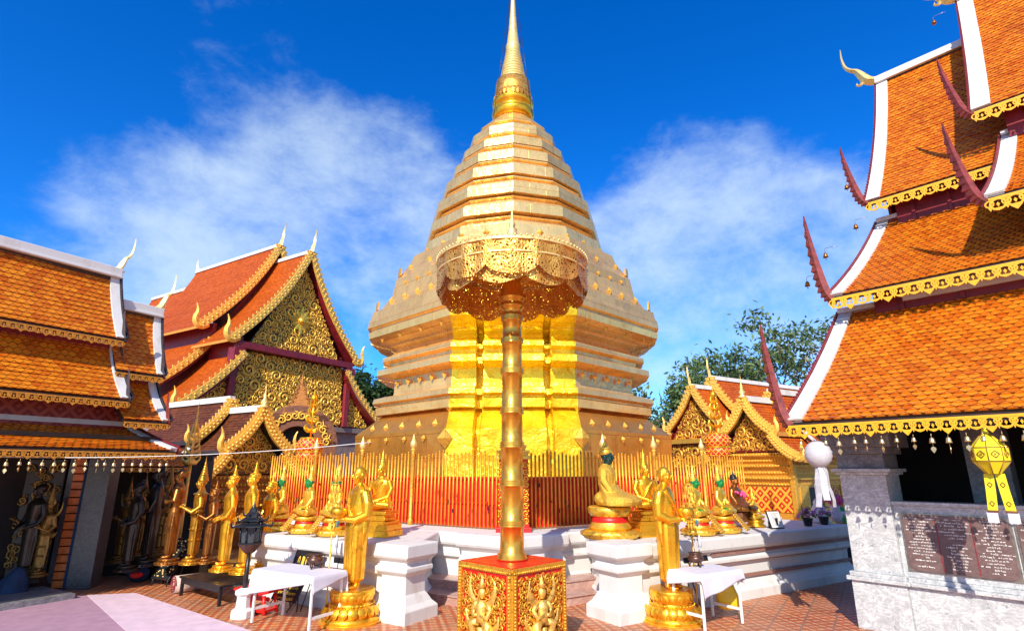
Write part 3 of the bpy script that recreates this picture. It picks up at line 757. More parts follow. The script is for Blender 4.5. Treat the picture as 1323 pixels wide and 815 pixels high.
# ------------------------------------------------------------------ fence round the chedi
def fence(sx, length, posts, label):
    F0 = V((0, 11.34)); d = V((.848 * sx, .53)); t = thing('picket_fence', label, 'fence', (0, 11.34, 1.06))
    rnd = random.Random(3 + sx); mb = MB(); n = int(length / .098)
    nx = V((-d.y, d.x, 0)) * (1 if sx > 0 else -1); D3 = V((d.x, d.y, 0))
    for i in range(n):
        s = .26 + i * .098; p = F0 + d * s; h = 1.44 + rnd.uniform(-.06, .06); r = .020
        mb.tube([(p.x, p.y, 1.09), (p.x, p.y, 1.06 + h)], r, 6); mb.tube([(p.x, p.y, 1.06 + h - .002), (p.x, p.y, 1.06 + h + .035)], [r * 1.25, r * .3], 6)
    mb.build('pickets', M['picket'], t)
    mb = MB()
    for z in (1.12, 1.55, 2.03): p = F0 + d * (length / 2 + .13) ; q = V((p.x, p.y, z)) + nx * .022; mb.obox(q, D3 * (length / 2 - .1), nx * .012, UP * .022)
    mb.build('rail', M['red'], t)
    mb = MB(); p = F0 + d * (length / 2 + .13); mb.obox(V((p.x, p.y, 1.55)) + nx * .06, D3 * (length / 2 - .1), nx * .008, UP * .46)
    mb.build('red_screen', M['redcloth'], t)
    # worshippers' small ribbons and padlocks hung along the rail
    for k in range(34):
        mb = MB(); s = rnd.uniform(.4, length - .3); p = F0 + d * s; z = rnd.choice((1.52, 1.58, 1.98)) + rnd.uniform(-.14, .03); q = V((p.x, p.y, z)) - nx * .03
        mb.obox(q, D3 * rnd.uniform(.008, .02), nx * .004, UP * rnd.uniform(.01, .05))
        mb.build('ribbon', M['darkwood'], t)
    for px in posts:
        a, c = ray(px, 600); s = a * 11.34 / (d.x - a * d.y); p = F0 + d * s - V((nx.x, nx.y)) * .07
        mb = MB(); q = (p.x, p.y, 1.06)
        mb.lathe([(.055, 0), (.055, .1), (.035, .13), (.035, 1.45), (.05, 1.47), (.035, 1.5), (.06, 1.55), (.06, 1.57), (.03, 1.59)], q, 12)
        po = mb.build('post', M['gold_orn'], t)
        mb = MB(); mb.lathe([(.028, 1.58), (.075, 1.64), (.07, 1.70), (.035, 1.78), (.012, 1.86), (.0, 1.90)], q, 12); mb.build('bud_finial', M['gold_pale'], po)
M['picket'] = gold('gilded_pickets', (.92, .40, .035), .4, .55, .45, 5, .2, 60)
fence(-1, 7.4, (536, 470, 410), 'red and gold picket fence left of the golden pole, behind three green faced figures')
fence(1, 7.0, (777, 843, 905), 'red and gold picket fence right of the golden pole, behind the dark faced figure')

# shrine niche at the corner of the fence
def niche():
    c = V((.03, 11.15, 1.06)); t = thing('shrine_niche', 'narrow red and gold niche with standing deity right behind the golden pole', 'shrine', c)
    mb = MB(); mb.box(c + V((0, 0, .05)), (.66, .42, .1)); mb.box(c + V((0, 0, .13)), (.58, .36, .06)); mb.build('base', M['red'], t, bevel=.006)
    mb = MB()
    for x in (-.23, .23): mb.box(c + V((x, 0, .74)), (.10, .26, 1.16))
    mb.box(c + V((0, .10, .74)), (.38, .04, 1.16)); mb.build('red_frame', M['red'], t, bevel=.005)
    mb = MB()
    for i, (w, h) in enumerate(((.64, .07), (.56, .05), (.62, .05), (.46, .05), (.50, .05), (.34, .05), (.24, .09), (.14, .12), (.06, .2))):
        z = 1.32 + sum(q[1] for q in ((.64, .07), (.56, .05), (.62, .05), (.46, .05), (.50, .05), (.34, .05), (.24, .09), (.14, .12), (.06, .2))[:i]) + h / 2
        mb.box(c + V((0, 0, z)), (w, w * .65, h))
    mb.build('tiered_roof', M['gold_orn'], t, bevel=.006)
    mb = MB(); rnd = random.Random(5)
    for x in (-.23, .23):
        for k in range(9): scroll(mb, c + V((x, -.135, .22 + k * .125)), V((1, 0, 0)), UP, V((0, -1, 0)), .06, (-1) ** k, rnd.uniform(0, 6), .02)
        for k in range(12): mb.ball(c + V((x + (.05 if x > 0 else -.05), -.13, .2 + k * .095)), .018, 6, 4)
    mb.build('scroll_border', M['gold'], t)
    mb = MB(); f = c + V((0, -.05, .32))
    mb.loft([(f.z - .12, f.x, f.y, .12, .08), (f.z - .04, f.x, f.y, .09, .07), (f.z, f.x, f.y, .07, .05), (f.z + .2, f.x, f.y, .075, .055), (f.z + .38, f.x, f.y, .055, .045), (f.z + .5, f.x, f.y, .085, .05), (f.z + .56, f.x, f.y, .05, .04), (f.z + .6, f.x, f.y, .03, .03)], 14)
    mb.ball((f.x, f.y, f.z + .66), (.045, .045, .06)); mb.lathe([(.05, f.z + .69), (.035, f.z + .74), (.015, f.z + .82), (0, f.z + .92)], (f.x, f.y, 0), 10)
    for s in (-1, 1): mb.tube([(f.x + s * .08, f.y, f.z + .53), (f.x + s * .13, f.y - .02, f.z + .38), (f.x + s * .03, f.y - .07, f.z + .42)], [.025, .02, .015], 8)
    mb.build('deity_relief', M['gold'], t)
niche()

# ------------------------------------------------------------------ hall with carved gable, behind on the left
def cgrid(poly, O, X, Y, N, mb, off): mb.extrude(poly, V(O) + V(N) * off, X, Y, N, .04)
def bargeboard(mb, pts, N, wid=.22, th=.09, tooth=.11, hgt=.10):
    """carved scaly verge along 3D pts with a comb of little flames on its upper edge"""
    N = V(N).normalized(); pts = [V(p) for p in pts]
    vs = []; fs = []; ups = []
    for i, p in enumerate(pts):
        d = (pts[min(i + 1, len(pts) - 1)] - pts[max(0, i - 1)]).normalized(); u = N.cross(d); u = u if u.z > 0 else -u; ups.append((d, u))
        vs += [p - u * wid * .5 + N * th / 2, p + u * wid * .5 + N * th / 2, p + u * wid * .5 - N * th / 2, p - u * wid * .5 - N * th / 2]
    n = len(pts)
    for i in range(n - 1):
        for j in range(4): fs.append((i * 4 + j, i * 4 + (j + 1) % 4, i * 4 + 4 + (j + 1) % 4, i * 4 + 4 + j))
    fs += [(0, 3, 2, 1), (n * 4 - 4, n * 4 - 3, n * 4 - 2, n * 4 - 1)]; mb.add(vs, fs)
    for i in range(n - 1):
        L = (pts[i + 1] - pts[i]).length; m = max(1, int(L / tooth))
        for k in range(m):
            f = (k + .5) / m; p = pts[i].lerp(pts[i + 1], f); d, u = ups[i]; w = tooth * .42
            mb.extrude([(-w, 0), (w, 0), (w * .9, hgt * .5), (-w * .2, hgt), (-w * .8, hgt * .5)], p + u * wid * .48, d, u, N, th * .6)
            mb.ball(p - N * th * .5 + u * wid * .12, (w * .7,) * 3, 6, 4); mb.ball(p - N * th * .5 - u * wid * .25 + d * w, (w * .6,) * 3, 6, 4); mb.ball(p + N * th * .5, (w * .7,) * 3, 6, 4)
def curve2(a, b, sag, n=10):
    """from apex a to eave b in (w,z) with concave sag"""
    a, b = V(a), V(b); d = b - a; nn = V((-d.y, d.x)).normalized()
    if nn.y > 0: nn = -nn
    return [a + d * (i / n) + nn * (sag * 4 * (i / n) * (1 - i / n)) for i in range(n + 1)]
def naga_tip(mb, O, X, N, sc):
    """upturned naga head at the eave end of a bargeboard"""
    pts = [(-.35, .10), (-.12, -.02), (.10, -.02), (.24, .12), (.26, .34), (.20, .55), (.22, .75), (.30, .95)]
    w = [.10, .13, .14, .13, .11, .08, .05, .01]
    blade(mb, [(x * sc, y * sc) for x, y in pts], [q * sc for q in w], O, X, UP, N, .14 * sc, 9, .5)

class Hall:
    """gabled Lanna building: local (w along gable, l along ridge away from the gable, z)"""
    def __init__(s, t, O, g, r, sc, zref=CAM_H):
        s.t, s.O, s.g, s.r, s.sc, s.zr = t, V(O), V((g[0], g[1], 0)), V((r[0], r[1], 0)), sc, zref
    def P(s, w, l, z): q = s.O + s.g * (w * s.sc) + s.r * (l * s.sc); return V((q.x, q.y, s.zr + (z - s.zr) * s.sc))
    def slopes(s, a, b, l0, l1, sag, tile, rowh, under='darkwood', ridge=None, sides=(-1, 1), verge=None):
        """a=(w,z) upper edge, b=(w,z) eave; both sides"""
        for sd in sides:
            A, B, C, D = s.P(b[0] * sd, l0, b[1]), s.P(b[0] * sd, l1, b[1]), s.P(a[0] * sd, l1, a[1]), s.P(a[0] * sd, l0, a[1])
            mb = MB(); roof_slope(mb, A, B, C, D, rowh, sag * s.sc, .012, 4); ro = mb.build('roof', M[tile], s.t)
            mb = MB(); roof_under(mb, A, B, C, D, sag * s.sc, .07); mb.build('soffit', M[under], ro)
            if verge:
                mb = MB(); pts, nv = slope_edge(A, B, C, D, 0.0, sag * s.sc, 10, .02); strip(mb, pts, s.r, .16 * s.sc, nv, .03); mb.build('white_verge', M['white'], ro)
            mb = MB(); d = (B - A); nn = s.g * sd
            mb.obox((A + B) / 2 - UP * .05 + nn * .02, d / 2, nn * .02, UP * .06); mb.build('fascia', M['ochre' if tile != 'tile_dark' else 'darkwood'], ro)
        if ridge:
            mb = MB(); A, B = s.P(0, l0 - .02, a[1] + .05), s.P(0, l1, a[1] + .05); mb.obox((A + B) / 2, (B - A) / 2, s.g * .09, UP * .09); mb.build('ridge_cap', M[ridge], s.t)
    def barge(s, a, b, l, sag, wid, sc_tip, mat='gold_barge', sides=(-1, 1), tips=True):
        for sd in sides:
            pts = [s.P(p.x * sd, l, p.y) for p in curve2(a, b, sag, 12)]
            mb = MB(); bargeboard(mb, pts, s.r, wid, .10, wid * .6, wid * .5)
            if tips: naga_tip(mb, pts[-1] + s.g * sd * .02, s.g * sd, s.r, sc_tip)
            mb.build('bargeboard', M[mat], s.t)
    def panel(s, poly, l, mat, carve=None, sizes=None, seed=1, name='gable', th=.05, avoid=()):
        O = s.P(0, l, s.zr); mb = MB(); P2 = [(x * s.sc, (z - s.zr) * s.sc) for x, z in poly]
        mb.extrude(P2, O, s.g, UP, s.r, .06); po = mb.build(name, M[mat], s.t)
        if carve:
            mb = MB(); scrollwork(mb, P2, O - s.r * .03, s.g, UP, -s.r, sizes, seed, th, avoid); k = sizes[-1][0]; leaf_fill(mb, P2, O - s.r * .03, s.g, UP, -s.r, k * 1.5, k * 1.9, seed); mb.build('carved_scrolls', M[carve], po)
        return po
    def bar(s, p, q, l, w, th, mat, name='beam'):
        a, b = s.P(p[0], l, p[1]), s.P(q[0], l, q[1]); d = (b - a); u = s.r.cross(d).normalized()
        mb = MB(); mb.obox((a + b) / 2, d / 2, u * w / 2, s.r * th / 2); return mb.build(name, M[mat], s.t, bevel=.01)
    def block(s, w0, w1, l0, l1, z0, z1, mat, name='wall', bevel=.01, uv=False):
        a = s.P((w0 + w1) / 2, (l0 + l1) / 2, (z0 + z1) / 2); q = s.sc
        mb = MB(); X, Y, Z = s.g * (w1 - w0) / 2 * q, s.r * (l1 - l0) / 2 * q, UP * (z1 - z0) / 2 * q
        mb.obox(a, X, Y, Z)
        if uv:
            for i, f in enumerate(mb.f): mb.uv[i] = [((mb.v[k] - a).dot(s.g) + (mb.v[k] - a).dot(s.r), mb.v[k].z) for k in f]
        return mb.build(name, M[mat], s.t, bevel=bevel)

M['gold_gable'] = gold('carved_gable_gold', (.96, .58, .09), .36, .55, .6, 9, .3, 40)
def main_hall():
    sc = 1.25; O = V((-8.47 * sc, 22 * sc, 0)); g, r = (.53, .848), (-.848, .53)
    t = thing('temple_hall', 'large hall with steep orange roofs and gold scroll carved gable, left of the chedi', 'temple hall', O)
    h = Hall(t, O, g, r, sc)
    h.block(-4.3, 4.1, .5, 12, CAM_H - 2.2 / sc, 4.0, 'greybase', 'base')
    h.block(-4.5, 4.3, .25, 12, 3.72, 3.92, 'greybase', 'cornice')
    # upper gable and lower gable
    tri = [(-2.15, 6.72), (2.15, 6.72), (1.0, 8.75), (0, 10.45), (-1.0, 8.75)]
    h.panel(tri, .30, 'backing', 'gold_gable', ((.30, 60), (.21, 900), (.15, 2500), (.10, 6000), (.065, 9000)), 4, 'upper_gable', .07)
    low = [(-2.55, 3.95), (2.55, 3.95), (2.4, 6.45), (-2.4, 6.45)]
    h.panel(low, .30, 'backing', 'gold_gable', ((.30, 60), (.22, 900), (.155, 3000), (.105, 7000), (.07, 10000)), 8, 'lower_gable', .07)
    for sd in (-1, 1):
        wing = [(2.78 * sd, 3.95), (4.15 * sd, 3.95), (3.4 * sd, 4.85), (2.78 * sd, 5.6)]
        if sd > 0: wing = wing[::-1]
        h.panel(wing, .34, 'backing', 'gold_gable', ((.26, 300), (.18, 900), (.12, 2500), (.08, 4000)), 12 + sd, 'wing_gable', .06)
        h.bar((2.66 * sd, 3.95), (2.66 * sd, 6.3), .22, .30, .25, 'redcarve', 'pilaster')
        h.bar((2.62 * sd, 5.95), (2.62 * sd, 6.45), .15, .55, .5, 'redwood', 'bracket')
    h.bar((-2.7, 6.58), (2.7, 6.58), .12, .30, .4, 'redwood')
    # carved boss in the gable
    mb = MB(); c = h.P(0, .2, 8.05)
    for k in range(12):
        a = R(30 * k); blade(mb, [(0, .1), (0, .45), (.06, .8 if k % 3 == 0 else .62)], [.08, .11, .01], c, h.g * math.cos(a) + UP * math.sin(a), UP * math.cos(a) - h.g * math.sin(a), h.r, .06)
    mb.ball(c, (.2, .2, .2)); mb.build('gable_boss', M['gold_bright'], t)
    ua, ub = (0, 11.0), (2.95, 6.72); la, lb = (2.35, 6.35), (4.5, 4.2)
    h.slopes(ua, ub, 0, 2.6, .28, 'tile_fine', .11, 'redwood', 'white_old'); h.slopes(la, lb, 0, 2.6, .12, 'tile_fine', .11, 'redwood', verge='w')
    up = .78
    h.slopes((0, 11.0 + up), (2.95, 6.72 + up), 2.2, 8.9, .28, 'tile_fine', .11, 'redwood', 'white_old'); h.slopes((2.35, 6.35 + up), (4.5, 4.2 + up), 2.2, 8.9, .12, 'tile_fine', .11, 'redwood', verge='w')
    h.slopes((0, 11.0), (2.95, 6.72), 8.8, 13, .28, 'tile_fine', .11, 'redwood', 'white_old'); h.slopes((2.35, 6.35), (4.5, 4.2), 8.8, 13, .12, 'tile_fine', .11, 'redwood')
    for dl, du in ((-.05, 0), (2.15, up)):
        h.barge((0, 11.02 + du), (2.98, 6.72 + du), dl, .28, .32, 1.1); h.barge((2.4, 6.3 + du), (4.5, 4.2 + du), dl, .12, .28, .8)
        for sd in (-1, 1):
            for a, b, sg in (((.1, 10.75 + du), (2.8, 6.75 + du), .26), ((2.4, 6.05 + du), (4.35, 4.15 + du), .12)):
                pts = [h.P(p.x * sd, dl + .02, p.y) for p in curve2(a, b, sg, 12)]; mb = MB()
                strip(mb, pts, h.r, .55, V((0, 0, 1)), -.08); mb.build('eave_lining', M['redwood'], t)
                mb = MB(); pts = [h.P(p.x * sd, dl + .1, p.y + .12) for p in curve2(a, b, sg, 12)]; strip(mb, pts, h.r, .14, UP, .1); mb.build('white_verge', M['white'], t)
    # red walls between the roof tiers
    for sd in (-1, 1):
        for l0, l1, du in ((.4, 2.6, 0), (2.3, 8.9, up), (8.9, 12.8, 0)): h.block(2.28 * sd, 2.44 * sd, l0, l1, 4.0, 6.95 + du, 'redwood', 'clerestory', 0)
    h.panel([(-2.4, 6.6), (2.4, 6.6), (1.6, 8.4), (0, 11.2), (-1.6, 8.4)], 2.5, 'redwood', name='inner_gable'); h.block(-4.0, 4.0, .6, 12.6, 3.9, 4.3, 'redwood', 'wall', 0)
    for l, du in ((0, 0), (2.2, up)):
        mb = MB(); blade(mb, [(0, 0), (.05, .25), (.16, .5), (.18, .8), (.30, 1.25)], [.14, .15, .09, .05, .005], h.P(0, l, 11.05 + du), -h.r, UP, h.g, .16); mb.build('finial', M['gold_pale'], t)
    mb = MB(); blade(mb, [(0, 0), (0, .3), (-.08, .6), (0, 1.0)], [.25, .18, .08, .01], h.P(0, 8.9, 11.75), -h.r, UP, h.g, .16); mb.build('rear_finial', M['white'], t)
main_hall()

# ------------------------------------------------------------------ small gabled shrines, left (dark) and right (gold)
def small_shrine(O, sx, label, tile, body, lattice, sc=1.0, door=False, zr=CAM_H, apex=3.75):
    t = thing('gabled_shrine', label, 'shrine', O); g, r = (.53 * sx, .848), (-.848 * sx, .53)
    h = Hall(t, O, g, r, sc, zr); A = apex
    ua, ub, la, lb = (0, A), (.78, A - .92), (.70, A - .98), (1.42, A - 1.62)
    wb = 1.0
    h.block(-wb, wb, .35, 3.4, zr - zr / sc, A - 1.45, body, 'wall', .01)
    if lattice: h.block(-wb + .04, wb - .04, .33, .36, zr - zr / sc + .9, A - 2.35, 'lattice_gold', 'lattice_panel', 0, True)
    for k, (z, d, hh) in enumerate(((A - 1.5, .10, .10), (A - 1.66, .04, .06), (A - 1.8, .08, .08), (A - 1.98, .02, .05), (A - 2.12, .07, .08), (A - 2.28, .03, .05))):
        h.block(-wb - d, wb + d, .35 - d, 3.4, z - hh / 2, z + hh / 2, 'gold_orn' if lattice else 'carved_brown', 'moulding')
        mb = MB(); m = 22
        for i in range(m):
            c = h.P(-wb + (i + .5) * 2 * wb / m, .35 - d - .01, z); mb.ball(c, (.035 * sc,) * 3, 6, 4)
        mb.build('bead_row', M['gold_orn'], t)
    h.panel([(-.92, A - 1.42), (.92, A - 1.42), (.5, A - .75), (0, A - .1), (-.5, A - .75)], .30, 'redwood' if lattice else 'brownwood', 'gold_orn', ((.2, 200), (.13, 600), (.08, 1500), (.05, 1500)), 3, 'gable', .03)
    for sd in (-1, 1):
        h.block(wb * sd - .07, wb * sd + .07, .28, .42, zr - zr / sc, A - 1.5, 'gold_orn' if lattice else 'carved_brown', 'corner_post')
    if lattice:
        # side wall toward the camera with a tall doorway
        sd = -1 if sx < 0 else 1
        for l0, l1 in ((.55, .95), (1.6, 2.0), (2.5, 2.9)): h.block(-wb - .03, -wb + .02, l0, l1, zr - zr / sc + .3, A - 2.3, 'gold_orn', 'side_pilaster')
        h.block(-wb - .012, -wb + .02, .98, 1.55, zr - zr / sc + .3, A - 2.35, 'darkwood', 'door', 0)
        h.block(-wb - .012, -wb + .02, 2.05, 2.45, zr - zr / sc + .3, A - 2.35, 'lattice_gold', 'lattice_panel', 0, True)
    rd = 'white_old'
    h.slopes(ua, ub, 0, 1.5, .08, tile, .1, 'darkwood', rd, verge='w'); h.slopes(la, lb, 0, 1.5, .06, tile, .1, 'darkwood', verge='w')
    h.slopes((0, A + .3), (.85, A - .70), 1.3, 4.2, .08, tile, .1, 'darkwood', rd, verge='w'); h.slopes((.72, A - .76), (1.6, A - 1.5), 1.3, 4.2, .06, tile, .1, 'darkwood', verge='w')
    h.barge((0, A + .02), (.80, A - .92), -.04, .10, .19 * sc, .52 * sc, 'gold_barge'); h.barge((.72, A - .98), (1.44, A - 1.62), -.04, .08, .18 * sc, .5 * sc, 'gold_barge')
    h.barge((0, A + .32), (.87, A - .70), 1.26, .10, .17 * sc, .4 * sc, 'gold_barge')
    mb = MB(); mb.lathe([(.10, 0), (.13, .06), (.06, .12), (.1, .2), (.04, .3), (.05, .36), (.015, .5), (0, .8)], h.P(0, -.02, A + .05), 12); mb.build('finial', M['gold_pale'], t)
    return h
M['carved_brown'] = gold('carved_brown_gilding', (.42, .17, .04), .45, .5, .35, 26, .6, 40)
M['gold_carved'] = gold('carved_gold_wall', (.80, .42, .06), .42, .5, .4, 26, .5, 40)
a, c = ray(340, 530); D = 17.0
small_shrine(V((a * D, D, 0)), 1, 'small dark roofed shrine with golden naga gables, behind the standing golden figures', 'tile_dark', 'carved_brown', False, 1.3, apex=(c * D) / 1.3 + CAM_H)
a, c = ray(960, 517); D = 17.5
HS = small_shrine(V((a * D, D, 0)), -1, 'small golden shrine with red diamond lattice wall, right of the fence', 'tile_fine', 'gold_carved', True, 1.1, apex=(c * D) / 1.1 + CAM_H)

def right_hall():
    D = 25.0; a, c = ray(893, 500); sx = -1; O = V((a * D, D, 0)); t = thing('temple_hall', 'low orange roofed hall with gold gable, behind the golden lattice shrine', 'temple hall', O)
    h = Hall(t, O, (.53 * sx, .848), (-.848 * sx, .53), 1.0); A = CAM_H + c * D
    h.block(-1.7, 1.7, .4, 8, 0, A - 2.3, 'gold_carved'); h.block(-1.75, 1.75, .2, 1.2, 0, A - 3.4, 'redcarve', 'porch_wall')
    h.panel([(-1.55, A - 2.3), (1.55, A - 2.3), (.8, A - 1.2), (0, A - .2), (-.8, A - 1.2)], .25, 'redwood', 'gold_orn', ((.32, 200), (.22, 600), (.14, 1500), (.09, 2500)), 31, 'gable', .05)
    h.bar((-1.8, A - 2.35), (1.8, A - 2.35), .15, .2, .3, 'gold_orn'); h.panel([(-1.6, A - 3.5), (1.6, A - 3.5), (1.6, A - 2.45), (-1.6, A - 2.45)], .25, 'redwood', 'gold_orn', ((.3, 200), (.2, 600), (.13, 1500), (.09, 2500)), 33, 'lower_gable', .05)
    h.slopes((0, A), (1.55, A - 1.85), 0, 1.6, .15, 'tile_fine', .11, 'redwood', 'white_old', verge='w'); h.slopes((1.4, A - 1.95), (2.6, A - 3.0), 0, 1.6, .08, 'tile_fine', .11, 'redwood', verge='w')
    h.slopes((0, A + .5), (1.6, A - 1.4), 1.4, 9, .15, 'tile_fine', .11, 'redwood', 'white_old', verge='w'); h.slopes((1.4, A - 1.5), (2.7, A - 2.6), 1.4, 9, .08, 'tile_fine', .11, 'redwood', verge='w')
    for dl, du in ((-.05, 0), (1.35, .5)):
        h.barge((0, A + .03 + du), (1.58, A - 1.85 + du * .9), dl, .15, .26, .7, 'gold_barge'); h.barge((1.42, A - 1.95 + du * .9), (2.62, A - 3.0 + du * .8), dl, .08, .24, .6, 'gold_barge')
        mb = MB(); blade(mb, [(0, 0), (.03, .3), (.1, .5), (.12, .9)], [.09, .09, .05, .004], h.P(0, dl, A + .05 + du), -h.r, UP, h.g, .1); mb.build('finial', M['gold_pale'], t)
right_hall()

# brown arched niche tower and gallery behind the left group
def arch_tower():
    a, c = ray(386, 540); D = 19.5; O = V((a * D, D, 0)); t = thing('arched_pavilion', 'brown carved niche tower with arched opening and tiered pinnacle in front of the hall gable', 'pavilion', O)
    k = D / 715; mb = MB()
    X = V((.94, .34, 0)); Y = V((-.34, .94, 0))
    zb = CAM_H + ray(386, 562)[1] * D
    for s in (-1, 1): mb.obox(O + X * s * .95 + UP * zb / 2 - UP * .1, X * .35, Y * .5, UP * (zb / 2 - .1))
    mb.ring(O + UP * (zb - .35), X, UP, Y, 1.32, .62, 1.0, 20, 0, math.pi)
    mb.obox(O + UP * (zb + .55), X * 1.0, Y * .5, UP * .12); mb.build('wall', M['brownwood'], t, bevel=.01)
    mb = MB(); mb.obox(O + Y * .45 + UP * zb * .55, X * .7, Y * .03, UP * zb * .55); mb.build('dark_opening', M['darkwood'], t)
    mb = MB(); z = zb + .65; w = .85
    for i in range(6):
        mb.obox(O + UP * (z + .04), X * w * .62, Y * w * .62, UP * .035); mb.obox(O + UP * (z + .12), X * w * .5, Y * w * .5, UP * .05)
        for s in (-1, 1):
            for s2 in (-1, 1): mb.lathe([(.05, 0), (.06, .06), (.02, .14), (0, .24)], O + UP * (z + .07) + X * s * w * .55 + Y * s2 * w * .55, 8)
        z += .165; w *= .76
    mb.lathe([(.10, 0), (.12, .06), (.06, .13), (.07, .18), (.03, .3), (.0, .6)], O + UP * z, 12); mb.build('tiered_pinnacle', M['carved_brown'], t, bevel=.006)
    mb = MB()
    for k in range(14): q = R(180 * (k + .5) / 14); scroll(mb, O - Y * .52 + UP * (zb - .35) + X * math.cos(q) * .97 + UP * math.sin(q) * .97, X, UP, -Y, .15, (-1) ** k, q, .03)
    mb.build('carved_scrolls', M['gold_orn'], t)
arch_tower()

# ------------------------------------------------------------------ tiered pavilions at the two sides
class Pav:
    def __init__(s, t, O, e, n): s.t, s.O, s.e, s.n = t, V((O[0], O[1], 0)), V((e[0], e[1], 0)), V((n[0], n[1], 0))
    def P(s, a, b, z): q = s.O + s.e * a + s.n * b; return V((q.x, q.y, z))
    def tier(s, se, te, ze, st, tt, zt, s1, sag=.1, rowh=.125, fret=('yellow', .2, .16), verge=.2, vm='white_old', board='redwood', top=True, ridge=False, tile='tile', mirror=None):
        A, B, C, D = s.P(se, te, ze), s.P(s1, te, ze), s.P(s1, tt, zt), s.P(st, tt, zt)
        mb = MB(); roof_slope(mb, A, B, C, D, rowh, sag, .016, 8); ro = mb.build('roof', M[tile], s.t)
        mb = MB(); roof_under(mb, A, B, C, D, sag, .09); mb.build('soffit', M['darkwood'], ro)
        pts, nv = slope_edge(A, B, C, D, 0.0, sag, 14, -.03)
        mb = MB(); strip(mb, [p - s.e * .04 for p in pts], s.e, verge, nv, .075); mb.build('white_verge', M[vm], ro)
        mb = MB(); strip(mb, [p - s.e * .085 - nv * .16 for p in pts], s.e, .042, nv, .22)
        for i in range(len(pts) - 1):
            for f in (.17, .5, .83):
                p = pts[i].lerp(pts[i + 1], f); d = (pts[i + 1] - pts[i]).normalized()
                mb.extrude([(-.045, 0), (.045, 0), (.05, .035), (0, .06)], p - s.e * .065 + nv * .06, d, nv, s.e, .035)
        mb.build('bargeboard', M[board], ro)
        mb = MB(); strip(mb, [A - UP * .035 - s.n * .025, B - UP * .035 - s.n * .025], s.n, .03, UP, -.09); mb.build('fascia', M['darkwood'], ro)
        mb = MB(); mb2 = None
        if fret: fretwork(mb, A - UP * .06 - s.n * .04, B - UP * .06 - s.n * .04, fret[1], fret[2]); mb.build('fretwork', M[fret[0]], ro)
        if top and not ridge:
            mb = MB(); strip(mb, [D - s.e * .04 + UP * .0, C], s.n, -.12, UP, .09); mb.build('white_capping', M['white'], ro)
        if ridge:
            mb = MB(); strip(mb, [D - s.e * .06 - s.n * .11 - UP * .02, C - s.n * .11 - UP * .02], s.n, .22, UP, .20); strip(mb, [D - s.e * .06 - s.n * .15 - UP * .04, C - s.n * .15 - UP * .04], s.n, .30, UP, .05)
            mb.build('ridge_cap', M['white'], s.t, bevel=.012)
        if mirror is not None:
            q = lambda p, b: p + s.n * (2 * (mirror - b))
            A2, B2, C2, D2 = q(A, te), q(B, te), q(C, tt), q(D, tt)
            mb = MB(); roof_slope(mb, A2, B2, C2, D2, rowh, sag, .016, 4); r2 = mb.build('roof', M[tile], s.t)
            mb = MB(); roof_under(mb, A2, B2, C2, D2, sag, .09); mb.build('soffit', M['darkwood'], r2)
            p2, nv2 = slope_edge(A2, B2, C2, D2, 0.0, sag, 14, -.03); mb = MB(); strip(mb, [p - s.e * .04 for p in p2], s.e, verge, nv2, .075); mb.build('white_verge', M[vm], r2)
        return A
    def hook(s, p, hgt, mat, lean=.3, wid=.16):
        k = hgt
        pts = [(.07, -.05), (-.01, .02), (-.075, .13), (-.12, .30), (-.16, .50), (-.20, .74), (-.225, 1.0)]
        w = [.022, .042, .048, .043, .034, .024, .005]
        mb = MB(); blade(mb, [(x * k * lean / .38, y * k) for x, y in pts], [q * k * wid / .16 for q in w], p, s.e, UP, s.n, .12, 13, 1.0); mb.build('flame_hook', M[mat], s.t)
    def wall(s, s0, s1, t_, z0, z1, mat, name='wall', th=.08, panels=0, pmat=None):
        c = s.P((s0 + s1) / 2, t_, (z0 + z1) / 2); mb = MB(); mb.obox(c, s.e * (s1 - s0) / 2, s.n * th / 2, UP * (z1 - z0) / 2)
        for i, f in enumerate(mb.f): mb.uv[i] = [((mb.v[k] - c).dot(s.e), mb.v[k].z) for k in f]
        o = mb.build(name, M[mat], s.t)
        if panels:
            mb = MB()
            for k in range(panels):
                q = s0 + (s1 - s0) * (k + .5) / panels; mb.obox(s.P(q, t_ - th / 2 - .02, (z0 + z1) / 2), s.e * .03, s.n * .02, UP * (z1 - z0) / 2)
            mb.build('wall_battens', M[pmat or mat], s.t)
        return o

# wind bells: one template, copied along the eaves
def make_bell():
    t = thing('wind_bell', 'small brass wind bell with a leaf shaped clapper hanging in a row under an eave', 'bell')
    mb = MB(); mb.tube([(0, 0, 0), (0, 0, -.06)], .003, 4); mb.lathe([(.004, -.05), (.018, -.055), (.028, -.075), (.03, -.10), (.038, -.12), (.036, -.12), (.02, -.10)], (0, 0, 0), 12); mb.build('bell', M['brass_bell'], t)
    mb = MB(); mb.tube([(0, 0, -.10), (0, 0, -.165)], .002, 4)
    mb.extrude([(0, -.16), (.026, -.178), (.03, -.2), (.018, -.22), (0, -.245), (-.018, -.22), (-.03, -.2), (-.026, -.178)], (0, 0, 0), (1, 0, 0), (0, 0, 1), (0, 1, 0), .004)
    mb.build('clapper_leaf', M['brass_bell'], t); return t
M['brass_bell'] = gold('brass_bell', (.80, .60, .30), .3, .8, .4, 30)
BELL = make_bell(); bells = []

